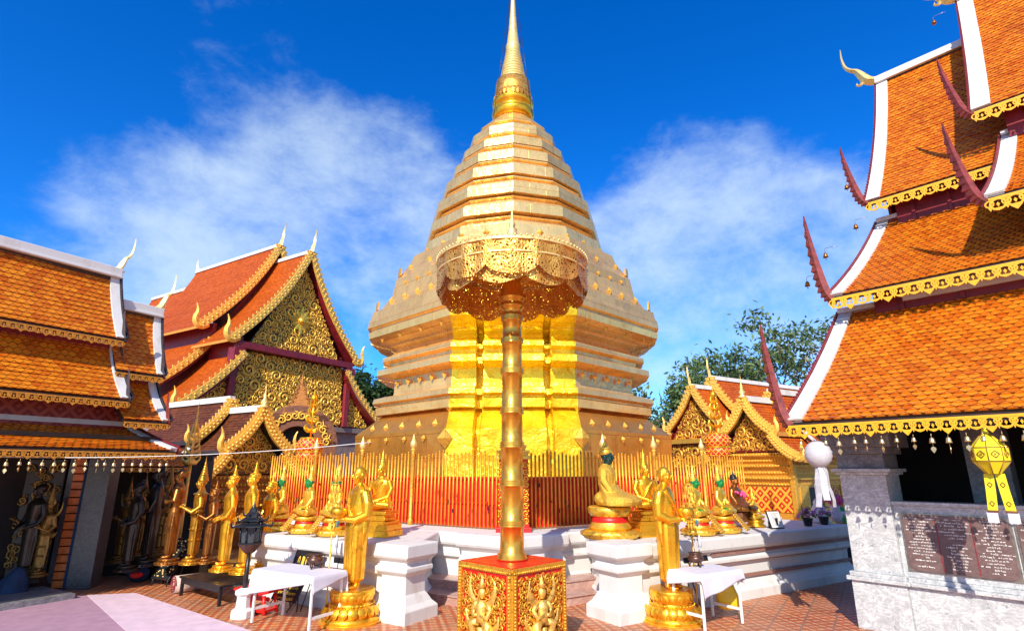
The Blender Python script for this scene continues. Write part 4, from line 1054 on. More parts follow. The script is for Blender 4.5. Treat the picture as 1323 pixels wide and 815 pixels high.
def right_pavilion():
    e, n = V((.669, -.743)), V((.743, .669)); O = (4.01, 8.19)
    t = thing('tiered_pavilion', 'tall pavilion with bright orange tiers, red flame hooks and grey marble pier on the right', 'pavilion', (5.4, 9.1, 0))
    p = Pav(t, O, e, n); ye = ('yellow', .20, .135)
    ridge_t = 8.07
    p.tier(0, 0, 2.86, .0, 3.09, 5.05, 8.2, .08, .125, ye, .22)
    p.tier(.07, 2.44, 5.26, .37, 5.4, 7.52, 8.2, .12, .12, ('yellow', .26, .19), .22)
    p.tier(.37, 4.77, 7.85, .37, 8.07, 12.60, 8.2, .22, .12, ('yellow', .27, .2), .26, ridge=True, mirror=ridge_t)
    # the higher main section
    p.tier(2.5, 2.40, 6.32, 2.72, 5.3, 8.55, 8.2, .13, .12, ('yellow', .28, .2), .24); p.tier(2.42, 4.70, 9.02, 2.42, 8.02, 13.9, 8.2, .22, .12, ('yellow', .28, .2), .30, ridge=True, mirror=ridge_t)
    for a, b, z, h, ln in ((0, 0, 2.80, 1.55, .26), (.05, 2.44, 5.2, 1.75, .24), (.33, 4.77, 7.8, 1.55, .34), (2.44, 2.40, 6.25, 1.55, .30), (2.36, 4.70, 8.95, 1.5, .34)): p.hook(p.P(a, b, z), h, 'redwood_hook', ln)
    mb = MB(); chofa(mb, p.P(.30, ridge_t, 12.62), -e.to_3d(), 1.25, n.to_3d(), .8, 1.25); mb.build('chofa', M['gold_pale'], t)
    mb = MB(); chofa(mb, p.P(2.36, ridge_t, 13.95), -e.to_3d(), 1.0, n.to_3d()); mb.build('chofa', M['gold_pale'], t)
    # walls between tiers
    p.wall(.6, 8.2, 2.95, 4.9, 5.42, 'redwood', 'wall', .1, 9); p.wall(1.05, 8.2, 2.86, 5.03, 5.30, 'white', 'white_band', .06)
    p.wall(.75, 8.2, 5.25, 7.3, 8.12, 'redwood', 'wall', .1, 12); p.wall(2.8, 8.2, 5.15, 8.4, 9.25, 'redwood', 'wall', .1, 8)
    # gable ends
    for s0, poly in ((.62, [(2.95, 4.9), (5.3, 7.2), (5.3, 8.2), (8.07, 12.2), (10.84, 8.2), (10.84, 7.2), (13.2, 4.9)]), (2.9, [(3.0, 5.9), (5.2, 8.2), (5.2, 9.2), (8.07, 13.5), (10.9, 9.2), (10.9, 8.2), (13.1, 5.9)])):
        mb = MB(); mb.extrude([(b, z) for b, z in poly], p.P(s0, 0, 0), n.to_3d(), UP, e.to_3d(), .06); mb.build('gable', M['redwood'], t)
    # marble pier with stepped base and capital
    mb = MB(); c = lambda s0, s1, t0, t1, z0, z1: mb.obox(p.P((s0 + s1) / 2, (t0 + t1) / 2, (z0 + z1) / 2), e.to_3d() * (s1 - s0) / 2, n.to_3d() * (t1 - t0) / 2, UP * (z1 - z0) / 2)
    c(.11, .80, 1.216, 1.95, 0, .645); c(.06, .85, 1.17, 2.0, .645, .70); c(.10, .81, 1.20, 1.96, .70, .76); c(.15, .76, 1.25, 1.92, .76, 2.12)
    c(.10, .81, 1.20, 1.97, 2.12, 2.16); c(.06, .85, 1.16, 2.01, 2.16, 2.21); mb.build('pier', M['marble'], t, bevel=.008)
    mb = MB(); c(.14, .77, 1.24, 1.93, 2.21, 2.42); c(.08, .83, 1.18, 1.99, 2.42, 2.52); c(.0, .92, 1.10, 2.08, 2.52, 2.92); c(-.0, 8, 1.35, 1.8, 2.92, 3.1); mb.build('pier_capital', M['marble_dark'], t, bevel=.008)
    # parapet wall
    mb = MB(); c(.80, 7.5, 1.30, 1.62, 0, .64); c(.85, 7.5, 1.235, 1.62, .64, .69); c(.81, 7.5, 1.29, 1.62, .69, .75); c(.76, 7.5, 1.34, 1.60, .75, 1.70); c(.76, 7.5, 1.31, 1.63, 1.70, 1.755); mb.build('parapet', M['marble'], t, bevel=.008)
    mb = MB(); c(.1, 8, 4.6, 4.7, 0, 5); c(2.9, 3.5, 3.0, 3.6, 0, 4.0); c(6.3, 6.9, 3.0, 3.6, 0, 4); c(.2, 8, 2.0, 4.6, 3.0, 3.08); c(.0, .1, 2.2, 4.75, 0, 3.0); mb.build('inner_wall', M['dark_wall'], t)
    mb = MB(); c(1.5, 2.0, 2.6, 3.1, 0, 3.0); mb.build('inner_pillar', M['marble_dark'], t)
    mb = MB(); c(3.0, 3.7, 2.9, 2.96, .2, 2.6); c(4.4, 5.0, 2.9, 2.96, .2, 2.4); mb.build('inner_panel', M['brickorange'], t, bevel=.01)
    # inscribed slabs
    for s0, s1 in ((.86, 2.02), (2.10, 3.26)):
        mb = MB(); c(s0 - .03, s1 + .03, 1.326, 1.345, .83, 1.605); fr = mb.build('slab_frame', M['silver'], t)
        ch = .06; q = [(s0 + ch, .85), (s1 - ch, .85), (s1, .85 + ch), (s1, 1.585 - ch), (s1 - ch, 1.585), (s0 + ch, 1.585), (s0, 1.585 - ch), (s0, .85 + ch)]
        mb = MB(); mb.extrude(q, p.P(0, 1.318, 0), e.to_3d(), UP, n.to_3d(), .02); sl = mb.build('inscribed_slab', M['slate'], t)
        mb = MB(); rnd = random.Random(int(s0 * 10)); w = (s1 - s0) / 3
        for col in range(3):
            for row in range(17):
                z = 1.535 - row * .039
                if rnd.random() < .12: continue
                L = w * rnd.uniform(.3, .92); x = s0 + w * (col + .5) - L / 2
                while x < s0 + w * (col + .5) + L / 2:
                    g = rnd.uniform(.008, .035)
                    if rnd.random() < .8:
                        hh = rnd.uniform(.004, .0075); mb.obox(p.P(x + g / 2, 1.306, z + rnd.uniform(-.003, .003)), e.to_3d() * g / 2, n.to_3d() * .0012, UP * hh)
                        if rnd.random() < .35: mb.obox(p.P(x + g * .3, 1.306, z + .012), e.to_3d() * .004, n.to_3d() * .0012, UP * .005)
                    x += g + rnd.uniform(.003, .012)
        mb.build('lettering', M['chalk'], sl)
        mb = MB()
        for k in (1, 2): mb.obox(p.P(s0 + w * k, 1.306, 1.2), e.to_3d() * .006, n.to_3d() * .002, UP * .33)
        mb.build('dividing_line', M['redcarve'], sl)
    # floor sheet of the pavilion
    mb = MB(); c(.3, 8, 1.5, 8, .0, .12); mb.build('floor', M['marble_dark'], t)
    rnd = random.Random(2)
    for k in range(17):
        s_ = .12 + k * .17 + rnd.uniform(-.02, .02); q = p.P(s_, -.02, 2.86 - .24 + (rnd.random() < .3) * -.0)
        place(BELL, bells, q, rnd.uniform(0, 3), rnd.uniform(.72, .98), 'brass wind bell hanging under the yellow fretwork eave of the right pavilion', 'wind bells under the right pavilion eave')
    return p
M['redwood_hook'] = plain('weathered_red_wood', (.20, .03, .026), .5, var=.45, nscale=9, bump=.3)
RP = right_pavilion()
# larger bells on iron brackets at the roof hooks
def make_bracket_bell():
    t = thing('bracket_bell', '', 'bell'); mb = MB(); mb.tube([(.42, 0, .02), (.2, 0, .05), (.04, 0, .05), (0, 0, .02), (0, 0, -.12)], .008, 6); mb.build('bracket', M['silver'], t)
    mb = MB(); mb.lathe([(.006, -.10), (.04, -.12), (.065, -.17), (.07, -.22), (.088, -.27), (.08, -.27), (.05, -.2)], (0, 0, 0), 14); mb.tube([(0, 0, -.22), (0, 0, -.34)], .008, 5); mb.ball((0, 0, -.34), .022, 8, 5); mb.build('bell', M['bronze'], t); return t
BB = make_bracket_bell(); bbs = []
for (a, b, z), lb in (((-.12, 2.9, 5.85), 'dark bell on a bracket beside the second red hook of the right pavilion'), ((.20, 5.4, 8.75), 'dark bell on a bracket beside the topmost long red hook of the right pavilion'),
                      ((.1, 3.5, 6.55), 'dark bell hanging against the sky above the second roof tier on the right'), ((.42, 4.7, 7.45), 'dark bell hanging just below the yellow fretwork of the third tier'), ((2.3, 6.8, 12.9), 'dark bell hanging high beside the highest white verge')):
    place(BB, bbs, RP.P(a - .35, b, z), math.atan2(-.743, .669), .6, lb, 'bells on brackets of the right pavilion')

def left_pavilion():
    e, n = V((-.5, -.866)), V((-.866, .5)); O = (-6.65, 11.3)
    t = thing('tiered_pavilion', 'low pavilion with orange tiers, white verges and grey granite column on the left', 'pavilion', (-8.4, 11.6, 0))
    p = Pav(t, O, e, n); oc = ('ochre', .15, .12); rt = 1.51
    p.tier(.0, 0, 2.56, .34, 1.2, 3.03, 7, .03, .10, ('ochre', .15, .12), .13, 'white', mirror=rt)
    p.tier(.83, .38, 3.50, .86, 1.17, 4.62, 7, .08, .105, ('ochre', .15, .12), .17, 'white', 'blackhook')
    p.tier(.92, .80, 4.72, .95, 1.50, 6.14, 7, .07, .105, ('ochre', .15, .12), .17, 'white', 'blackhook', ridge=True, mirror=rt)
    p.tier(.07, .78, 4.10, -.02, 1.50, 5.50, .95, .07, .105, ('ochre', .14, .12), .15, 'white', 'blackhook', ridge=True, mirror=rt)
    p.tier(.03, .36, 3.13, .05, 1.15, 3.98, .85, .07, .105, ('ochre', .14, .12), .15, 'white', 'blackhook')
    p.wall(.6, 7, 1.12, 2.9, 3.6, 'lattice_red'); p.wall(.2, .8, 1.14, 2.9, 3.3, 'redwood'); p.wall(.9, 7, 1.16, 4.4, 4.9, 'redwood'); p.wall(.1, .9, 1.14, 3.8, 4.3, 'redwood')
    for s0, zz in ((1.02, .62), (.14, 0)):
        mb = MB(); mb.extrude([(1.15, 2.9 + zz), (1.15, 4.1 + zz), (1.5, 5.35 + zz), (1.87, 4.1 + zz), (1.87, 2.9 + zz)], p.P(s0, 0, 0), n.to_3d(), UP, e.to_3d(), .05); mb.build('gable', M['redwood'], t)
    for a, b, z, h in ((.80, .38, 3.46, .62), (.88, .80, 4.68, .60), (.03, .78, 4.06, .60)): p.hook(p.P(a, b, z), h, 'blackhook', -.28)
    p.hook(p.P(.0, .36, 3.1), .62, 'redwood_hook', -.28)
    for s0, z, sc in ((.98, 6.22, .62), (.02, 5.6, .66)):
        mb = MB(); chofa(mb, p.P(s0, rt, z), -e.to_3d(), sc, n.to_3d(), .62, 1.45); mb.build('chofa', M['gold_pale'], t)
    c = lambda mb, s0, s1, t0, t1, z0, z1: mb.obox(p.P((s0 + s1) / 2, (t0 + t1) / 2, (z0 + z1) / 2), e.to_3d() * (s1 - s0) / 2, n.to_3d() * (t1 - t0) / 2, UP * (z1 - z0) / 2)
    # granite column with blue edging and the orange brick jamb beside it
    col = V((-8.28, 11.75)); d = V((.86, .5)); X = d.to_3d(); Y = V((-.5, .86, 0)); cc = col.to_3d()
    X = V((.98, .2, 0)); Y = V((-.2, .98, 0))
    mb = MB(); mb.obox(cc + UP * 1.55, X * .21, Y * .21, UP * 1.55); mb.build('column', M['granite'], t, bevel=.01)
    mb = MB(); mb.obox(cc - X * .245 + Y * .04 + UP * 1.5, X * .03, Y * .2, UP * 1.5); mb.build('blue_edging', M['bluecloth'], t)
    mb = MB()
    for k in range(17): mb.obox(cc - X * .39 + Y * .05 + UP * (.09 + k * .15), X * .105, Y * .16, UP * .066)
    mb.build('brick_jamb', M['brickorange'], t, bevel=.012)
    mb = MB(); mb.obox(cc - X * .55 + Y * .08 + UP * 1.3, X * .05, Y * .16, UP * 1.3); mb.build('stone_jamb', M['granite'], t)
    mb = MB(); mb.obox(cc - X * 1.02 + Y * .2 + UP * 1.2, X * .36, Y * .25, UP * 1.2)
    mb.lathe([(.52, 0), (.55, .08), (.45, .16), (.42, .25)], cc - X * 1.0, 8, False, rot=R(22)); mb.build('dark_pillar', M['darkwood'], t, bevel=.02)
    mb = MB(); rnd = random.Random(4)
    for k in range(60): scroll(mb, cc - X * rnd.uniform(.70, 1.34) - Y * .06 + UP * rnd.uniform(.4, 2.3), X, UP, -Y, rnd.uniform(.04, .10), rnd.choice((-1, 1)), rnd.uniform(0, 6), .03)
    mb.build('carved_vines', M['dim_gold'], t)
    mb = MB(); c(mb, -.1, 7, 2.6, 2.7, 0, 3); c(mb, .1, 7, .5, 2.6, 2.75, 2.82); mb.build('inner_wall', M['dark_wall'], t)
    mb = MB(); c(mb, 1.0, 7, .6, 3, 0, .10); mb.build('floor', M['marble_dark'], t)
    rnd = random.Random(6)
    for k in range(24):
        q = p.P(.12 + k * .155 + rnd.uniform(-.03, .03), -.04, 2.36); place(BELL, bells, q, rnd.uniform(0, 3), rnd.uniform(.75, .95), 'brass wind bell hanging under the ochre fretwork eave of the left pavilion', 'wind bells under the left pavilion eave')
    return p
M['blackhook'] = plain('dark_weathered_wood', (.05, .04, .05), .5, var=.5, nscale=12, bump=.3)
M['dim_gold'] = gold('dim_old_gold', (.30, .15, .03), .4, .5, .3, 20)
LP = left_pavilion()

# dark gallery behind the standing figures on the left
def gallery():
    O = V((-9.6, 13.4, 0)); t = thing('dark_gallery', 'dark shaded gallery behind the bronze figures with a low orange tiled eave', 'gallery', O)
    X = V((.80, .60, 0)); Y = V((-.6, .8, 0))
    mb = MB(); c = O + X * .72; mb.obox(c + UP * 1.3 + Y * .3, X * 1.7, Y * .06, UP * 1.3); mb.obox(c + UP * .1 - Y * .3, X * 1.7, Y * .6, UP * .1); mb.build('back_wall', M['dark_wall'], t)
    mb = MB()
    for k in (-1.5, -.5, .6, 1.6): mb.obox(c + X * k + Y * .1 + UP * 1.2, X * .09, Y * .09, UP * 1.2)
    mb.build('posts', M['darkwood'], t)
    A, B = c - X * 2.3 - Y * 1.0 + UP * 2.27, c + X * .9 - Y * 1.0 + UP * 2.27; D, C = c - X * 2.3 + Y * .3 + UP * 2.75, c + X * .9 + Y * .3 + UP * 2.75
    mb = MB(); roof_slope(mb, A, B, C, D, .1, .03); ro = mb.build('roof', M['tile'], t); mb = MB(); roof_under(mb, A, B, C, D, .03); mb.build('soffit', M['darkwood'], ro)
    mb = MB(); fretwork(mb, A - UP * .04, B - UP * .04, .12, .11); mb.build('fretwork', M['ochre'], ro)
gallery()

# ------------------------------------------------------------------ figures
def head(mb, c, s=1.0, crown=None, turn=0):
    """statue head centred at c, facing -y; s=1 is a 0.24 m head"""
    c = V(c); k = lambda x, y, z: c + V((x, y, z)) * s
    mb.ball(k(0, .012, .03), (.082 * s, .098 * s, .098 * s), 18, 12); mb.ball(k(0, -.018, -.035), (.066 * s, .076 * s, .085 * s), 16, 10); mb.ball(k(0, -.055, -.095), (.032 * s, .03 * s, .028 * s), 10, 6)
    mb.tube([k(0, -.090, .02), k(0, -.112, -.022), k(0, -.098, -.032)], [.011 * s, .017 * s, .015 * s], 8)
    for e in (-1, 1):
        mb.ball(k(.031 * e, -.086, .005), (.017 * s, .012 * s, .010 * s), 8, 6)
        mb.tube([k(.012 * e, -.095, .022), k(.034 * e, -.092, .028), k(.056 * e, -.076, .018)], .006 * s, 6)
        mb.ball(k(.084 * e, .012, -.02), (.012 * s, .022 * s, .052 * s), 8, 6)
        mb.ball(k(.04 * e, -.066, -.035), (.026 * s, .024 * s, .026 * s), 8, 6)
    mb.ball(k(0, -.092, -.058), (.026 * s, .012 * s, .007 * s), 8, 6); mb.ball(k(0, -.088, -.070), (.022 * s, .012 * s, .007 * s), 8, 6)
    mb.tube([k(0, .01, -.06), k(0, .015, -.17)], [.052 * s, .058 * s], 12)
def hand(mb, p, d, up, s=1.0, curl=.5):
    """palm, four fingers and a thumb; d = pointing direction, up = back of hand"""
    p, d, up = V(p), V(d).normalized(), V(up).normalized(); sd = d.cross(up).normalized(); up = sd.cross(d)
    mb.ball(p + d * .045 * s, (.024 * s, .024 * s, .024 * s), 8, 6); mb.tube([p, p + d * .085 * s], [.024 * s, .03 * s], 8)
    for i, L in enumerate((.065, .078, .074, .058)):
        o = p + d * .085 * s + sd * (i - 1.5) * .017 * s; a = o + (d - up * curl * .4) .normalized() * L * .5 * s; b = a + (d - up * curl * 1.2).normalized() * L * .5 * s
        mb.tube([o - d * .02 * s, o, a, b], [.010 * s, .0095 * s, .009 * s, .006 * s], 6)
    o = p + d * .03 * s + sd * .028 * s; mb.tube([o, o + (d * .6 + sd * .7) * .05 * s, o + (d + sd * .3) * .085 * s], [.012 * s, .011 * s, .008 * s], 6)
def lotus(mb, c, r, h, n=18, up=True):
    """ring of petals round a drum"""
    c = V(c)
    for k in range(n):
        a = 2 * math.pi * k / n; d = V((math.cos(a), math.sin(a), 0)); X = UP.cross(d); w = math.pi * r / n * 1.05; sg = 1 if up else -1; z0 = c.z + (0 if up else h)
        pts = []
        for f, ww, o in ((0, .8, 0), (.35, 1.0, .10), (.7, .8, .13), (1, .1, .06)):
            pts.append((V((c.x, c.y, z0)) + d * (r + o * r * .9) + UP * sg * h * f, w * ww))
        vs = []
        for p, ww in pts: vs += [p - X * ww, p + d * ww * .45, p + X * ww]
        fs = []
        for i in range(3):
            for j in range(2): fs.append((i * 3 + j, i * 3 + j + 1, i * 3 + 4 + j, i * 3 + 3 + j))
        mb.add(vs, fs, True)
def lotus_base(name, mat, parent, c, r, h):
    c = V(c); mb = MB()
    mb.lathe([(r * 1.12, 0), (r * 1.14, h * .10), (r * 1.02, h * .14), (r * .98, h * .40), (r * .80, h * .50), (r * .70, h * .56), (r * .76, h * .62), (r * .88, h * .92), (r * .84, h)], c, 32)
    lotus(mb, c + V((0, 0, h * .14)), r * .98, h * .34, 18, False); lotus(mb, c + V((0, 0, h * .60)), r * .74, h * .34, 16, True)
    for k in range(36): a = 2 * math.pi * k / 36; mb.ball(c + V((r * .86 * math.cos(a), r * .86 * math.sin(a), h * .53)), h * .035, 6, 4)
    return mb.build(name, mat, parent)
def robe_fold(n, amp, ph=0):
    return lambda a, t: 1 + amp * math.sin(n * a + ph + 3 * t) * (1 - t) ** .5 + amp * .5 * math.sin(2.3 * n * a + 5 * t)

def make_monk():
    t = thing('monk_statue', '', 'statue'); zb = .46
    lotus_base('lotus_base', M['gold'], t, (0, 0, .03), .38, zb - .03)
    mb = MB(); mb.lathe([(.46, 0), (.47, .03), (.44, .035)], (0, 0, 0), 32, False); mb.build('base_plate', M['gold_bright'], t)
    mb = MB(); b = zb
    sec = [(b + .10, 0, .0, .155, .125), (b + .14, 0, 0, .185, .15), (b + .40, 0, 0, .20, .155), (b + .70, 0, -.005, .225, .165), (b + .88, 0, -.01, .225, .165), (b + 1.05, 0, -.005, .215, .155), (b + 1.22, 0, 0, .235, .15), (b + 1.36, 0, .01, .245, .135), (b + 1.43, 0, .012, .20, .11), (b + 1.48, 0, .015, .12, .085), (b + 1.52, 0, .015, .065, .062)]
    mb.loft(sec, 40, robe_fold(9, .022))
    head(mb, (0, -.015, b + 1.645), 1.10)
    for s in (-1, 1):
        mb.tube([(s * .09, .02, b + .16), (s * .085, .01, b + .02)], [.055, .042], 10); mb.ball((s * .09, -.06, b + .025), (.042, .105, .028))
        # wide sleeves and forearms coming forward
        mb.tube([(s * .20, .01, b + 1.39), (s * .265, .03, b + 1.22), (s * .275, .02, b + 1.06), (s * .20, -.12, b + .99), (s * .085, -.25, b + 1.0)], [.085, .09, .085, .062, .042], 12)
        mb.tube([(s * .25, .04, b + 1.1), (s * .27, .02, b + .80), (s * .25, .0, b + .62)], [.06, .05, .012], 8, flat=((1, 0, 0), .5))
        hand(mb, (s * .075, -.26, b + 1.0), (-s * .45, -1, .12), (s * .8, 0, .5), 1.0, .7)
    # overlapping robe edge running diagonally and vertical pleats
    mb.tube([(-.17, -.09, b + 1.42), (-.05, -.165, b + 1.22), (.08, -.175, b + 1.05), (.18, -.13, b + .90)], .018, 6)
    for k, x in enumerate((-.10, -.05, .0, .05, .10, .14)): mb.tube([(x * .9, -.155 + abs(x) * .25, b + .92), (x * 1.05, -.168 + abs(x) * .3, b + .6), (x, -.155 + abs(x) * .3, b + .2)], [.006, .012, .010], 6)
    mb.build('body', M['gold'], t, fuse=.0085, smooth_it=1)
    mb = MB(); mb.lathe([(.02, -.04), (.09, -.02), (.125, .05), (.12, .10), (.10, .13), (.095, .13), (.10, .08)], (0, -.32, b + 1.04), 18); mb.build('alms_bowl', M['gold'], t)
    return t
MONK = make_monk(); mk = []
place(MONK, mk, (-2.42, 9.28, 0), R(-52), 1.0, 'bald golden monk statue on lotus base facing left behind the longer white table', 'standing golden monk statues')
place(MONK, mk, (2.42, 9.28, 0), R(56), 1.0, 'bald golden monk statue on lotus base facing right beside the short white table', 'standing golden monk statues')

def make_standing(name, mat, crown='flame', ornate=False, hands='low', base=True, h=1.0):
    t = thing(name, '', 'statue'); mb = MB(); b = .10 if base else 0
    if base: lotus_base('lotus_base', mat, t, (0, 0, 0), .20, .10)
    sec = [(b + .08, 0, 0, .135, .10), (b + .30, 0, 0, .135, .105), (b + .60, 0, 0, .145, .115), (b + .76, 0, 0, .16, .12), (b + .90, 0, 0, .135, .10), (b + 1.05, 0, 0, .17, .115), (b + 1.18, 0, .0, .195, .115), (b + 1.25, 0, .01, .15, .09), (b + 1.29, 0, .01, .07, .065), (b + 1.34, 0, .01, .05, .05)]
    mb.loft(sec, 28, robe_fold(6, .012)); head(mb, (0, -.01, b + 1.435), .92)
    for s in (-1, 1):
        mb.tube([(s * .06, .01, b + .12), (s * .055, 0, b + .03)], [.05, .04], 8); mb.ball((s * .06, -.05, b + .025), (.035, .085, .025))
        mb.tube([(s * .14, 0, b + .1), (s * .155, 0, b + .55), (s * .14, 0, b + .8)], [.03, .05, .03], 8, flat=((0, 1, 0), .6))
        if hands == 'low': pts = [(s * .175, .01, b + 1.20), (s * .235, .02, b + 1.0), (s * .215, -.06, b + .84), (s * .15, -.16, b + .80)]
        elif hands == 'up': pts = [(s * .175, .01, b + 1.20), (s * .25, .0, b + 1.0), (s * .17, -.15, b + .98), (s * .04, -.20, b + 1.08)]
        else: pts = [(s * .175, .01, b + 1.20), (s * .24, .02, b + .98), (s * .23, -.12, b + .88), (s * .18, -.24, b + .95)]
        mb.tube(pts, [.06, .052, .042, .032], 10); d = V(pts[3]) - V(pts[2]); hand(mb, pts[3], d, (s, 0, .3), .9, .4)
    if ornate:
        for z, r in ((b + .88, .15), (b + .80, .17), (b + .55, .16), (b + 1.22, .17), (b + .35, .15)): mb.lathe([(r * .9, -.02), (r * 1.12, 0), (r * .9, .02)], (0, 0, z), 20, sy=.78)
        for s in (-1, 1): blade(mb, [(0, 0), (.12, .06), (.2, .18), (.22, .34)], [.05, .06, .04, .005], (s * .17, 0, b + 1.2), (s, 0, 0), UP, (0, 1, 0), .05); blade(mb, [(0, 0), (.12, -.02), (.22, .06)], [.05, .06, .01], (s * .15, 0, b + .8), (s, 0, 0), UP, (0, 1, 0), .05)
    mb.build('body', mat, t, fuse=.0105, smooth_it=1)
    mb = MB(); z = b + 1.50
    if crown == 'flame':
        mb.ball((0, .012, z + .0), (.086, .098, .05)); mb.ball((0, .02, z + .05), (.05, .05, .05))
        mb.lathe([(.035, z + .07), (.04, z + .10), (.018, z + .16), (.008, z + .23), (0, z + .26)], (0, .02, 0), 10)
        rnd = random.Random(1)
        for k in range(90):
            a = rnd.uniform(0, 6.28); th = rnd.uniform(0, 1.3); mb.ball((.084 * math.sin(th) * math.cos(a), .012 + .096 * math.sin(th) * math.sin(a), z + .005 + .05 * math.cos(th)), .011, 5, 3)
    elif crown == 'spire':
        pr = [(.098, z - .03), (.105, z - .01), (.09, z + .02)]
        for k in range(6): r = .085 - k * .012; pr += [(r, z + .03 + k * .05), (r * 1.12, z + .04 + k * .05), (r * .85, z + .065 + k * .05)]
        pr += [(.012, z + .36), (0, z + .50)]; mb.lathe(pr, (0, .01, 0), 14)
        for s in (-1, 1): blade(mb, [(0, 0), (.03, .08), (.0, .18)], [.03, .04, .004], (s * .09, 0, z - .05), (s, 0, 0), UP, (0, 1, 0), .03)
    elif crown == 'hair': mb.ball((0, .03, z - .02), (.09, .1, .09)); mb.ball((0, .05, z + .08), (.045, .045, .04))
    mb.build('crown', mat, t); return t
gs = make_standing('standing_buddha', M['gold'], 'flame'); g1 = []
grp = 'golden standing figures beside the black bench'
ZD = .43
def dais(px, z=ZD, py=737): return atz(px, py, z)
place(gs, g1, dais(287, ZD, 737), R(-58), 1.0, 'slim golden standing buddha at the left of the pair above the black bench', grp)
place(gs, g1, dais(314, ZD, 740), R(-58), 1.03, 'slim golden standing buddha with dark lantern in front of its robe', grp)
place(gs, g1, dais(337, ZD, 734) + V((0, .1, 0)), R(-40), .93, 'shorter golden standing buddha half hidden behind the black lantern', grp)
br = make_standing('bronze_deity', M['bronze'], 'hair', False, 'up'); place(br, [], dais(217, ZD, 728), R(-70), 1.06, 'reddish bronze standing figure with raised hands behind the slanted black board')
dt = make_standing('crowned_deity', M['gold_dim'] if 'gold_dim' in M else M['bronze_gold'] if 'bronze_gold' in M else gold('old_gold', (.62, .30, .03), .3, .75, .3), 'spire', True, 'forward'); place(dt, [], dais(247, ZD, 728), R(-62), .98, 'ornate old gold deity with tall spired crown and outstretched hands')
b2 = make_standing('bronze_attendant', M['bronze'], 'flame', False, 'forward', True); place(b2, [], dais(266, ZD, 727), R(-62), .84, 'small dark bronze figure standing between the crowned deity and the golden buddhas')
bk = make_standing('black_statue', M['blackbronze'], 'hair', False, 'low', True); bu = []
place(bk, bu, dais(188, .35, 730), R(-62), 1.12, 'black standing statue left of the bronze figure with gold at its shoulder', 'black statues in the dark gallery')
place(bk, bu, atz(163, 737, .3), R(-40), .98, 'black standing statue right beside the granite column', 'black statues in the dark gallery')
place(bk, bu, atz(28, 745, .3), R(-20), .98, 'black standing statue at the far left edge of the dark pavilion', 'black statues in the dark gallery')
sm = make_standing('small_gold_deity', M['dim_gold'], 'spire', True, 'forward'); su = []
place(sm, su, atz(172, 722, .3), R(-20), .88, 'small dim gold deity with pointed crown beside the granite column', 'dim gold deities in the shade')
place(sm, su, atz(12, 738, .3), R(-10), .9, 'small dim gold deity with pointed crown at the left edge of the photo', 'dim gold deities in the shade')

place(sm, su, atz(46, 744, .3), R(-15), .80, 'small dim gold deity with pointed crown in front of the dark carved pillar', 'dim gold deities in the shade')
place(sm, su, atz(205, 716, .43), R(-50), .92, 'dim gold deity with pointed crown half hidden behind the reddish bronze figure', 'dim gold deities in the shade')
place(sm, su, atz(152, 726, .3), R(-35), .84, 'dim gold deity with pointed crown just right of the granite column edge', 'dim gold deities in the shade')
# dais the figures stand on
def figure_dais():
    a, b = atz(150, 745, 0), atz(345, 760, 0); d = (b - a); d.z = 0; X = d.normalized(); Y = V((-X.y, X.x, 0)); O = (a + b) / 2 + Y * .75
    t = thing('figure_dais', 'low dark stepped dais under the group of standing figures', 'dais', O)
    mb = MB(); mb.obox(O + UP * .19, X * (d.length / 2 + .1), Y * .62, UP * .19); mb.build('plinth', M['blackbronze'], t, bevel=.01)
    mb = MB(); mb.obox(O + UP * .405, X * (d.length / 2), Y * .58, UP * .025); mb.build('top_slab', M['dim_gold'], t, bevel=.008)
figure_dais()

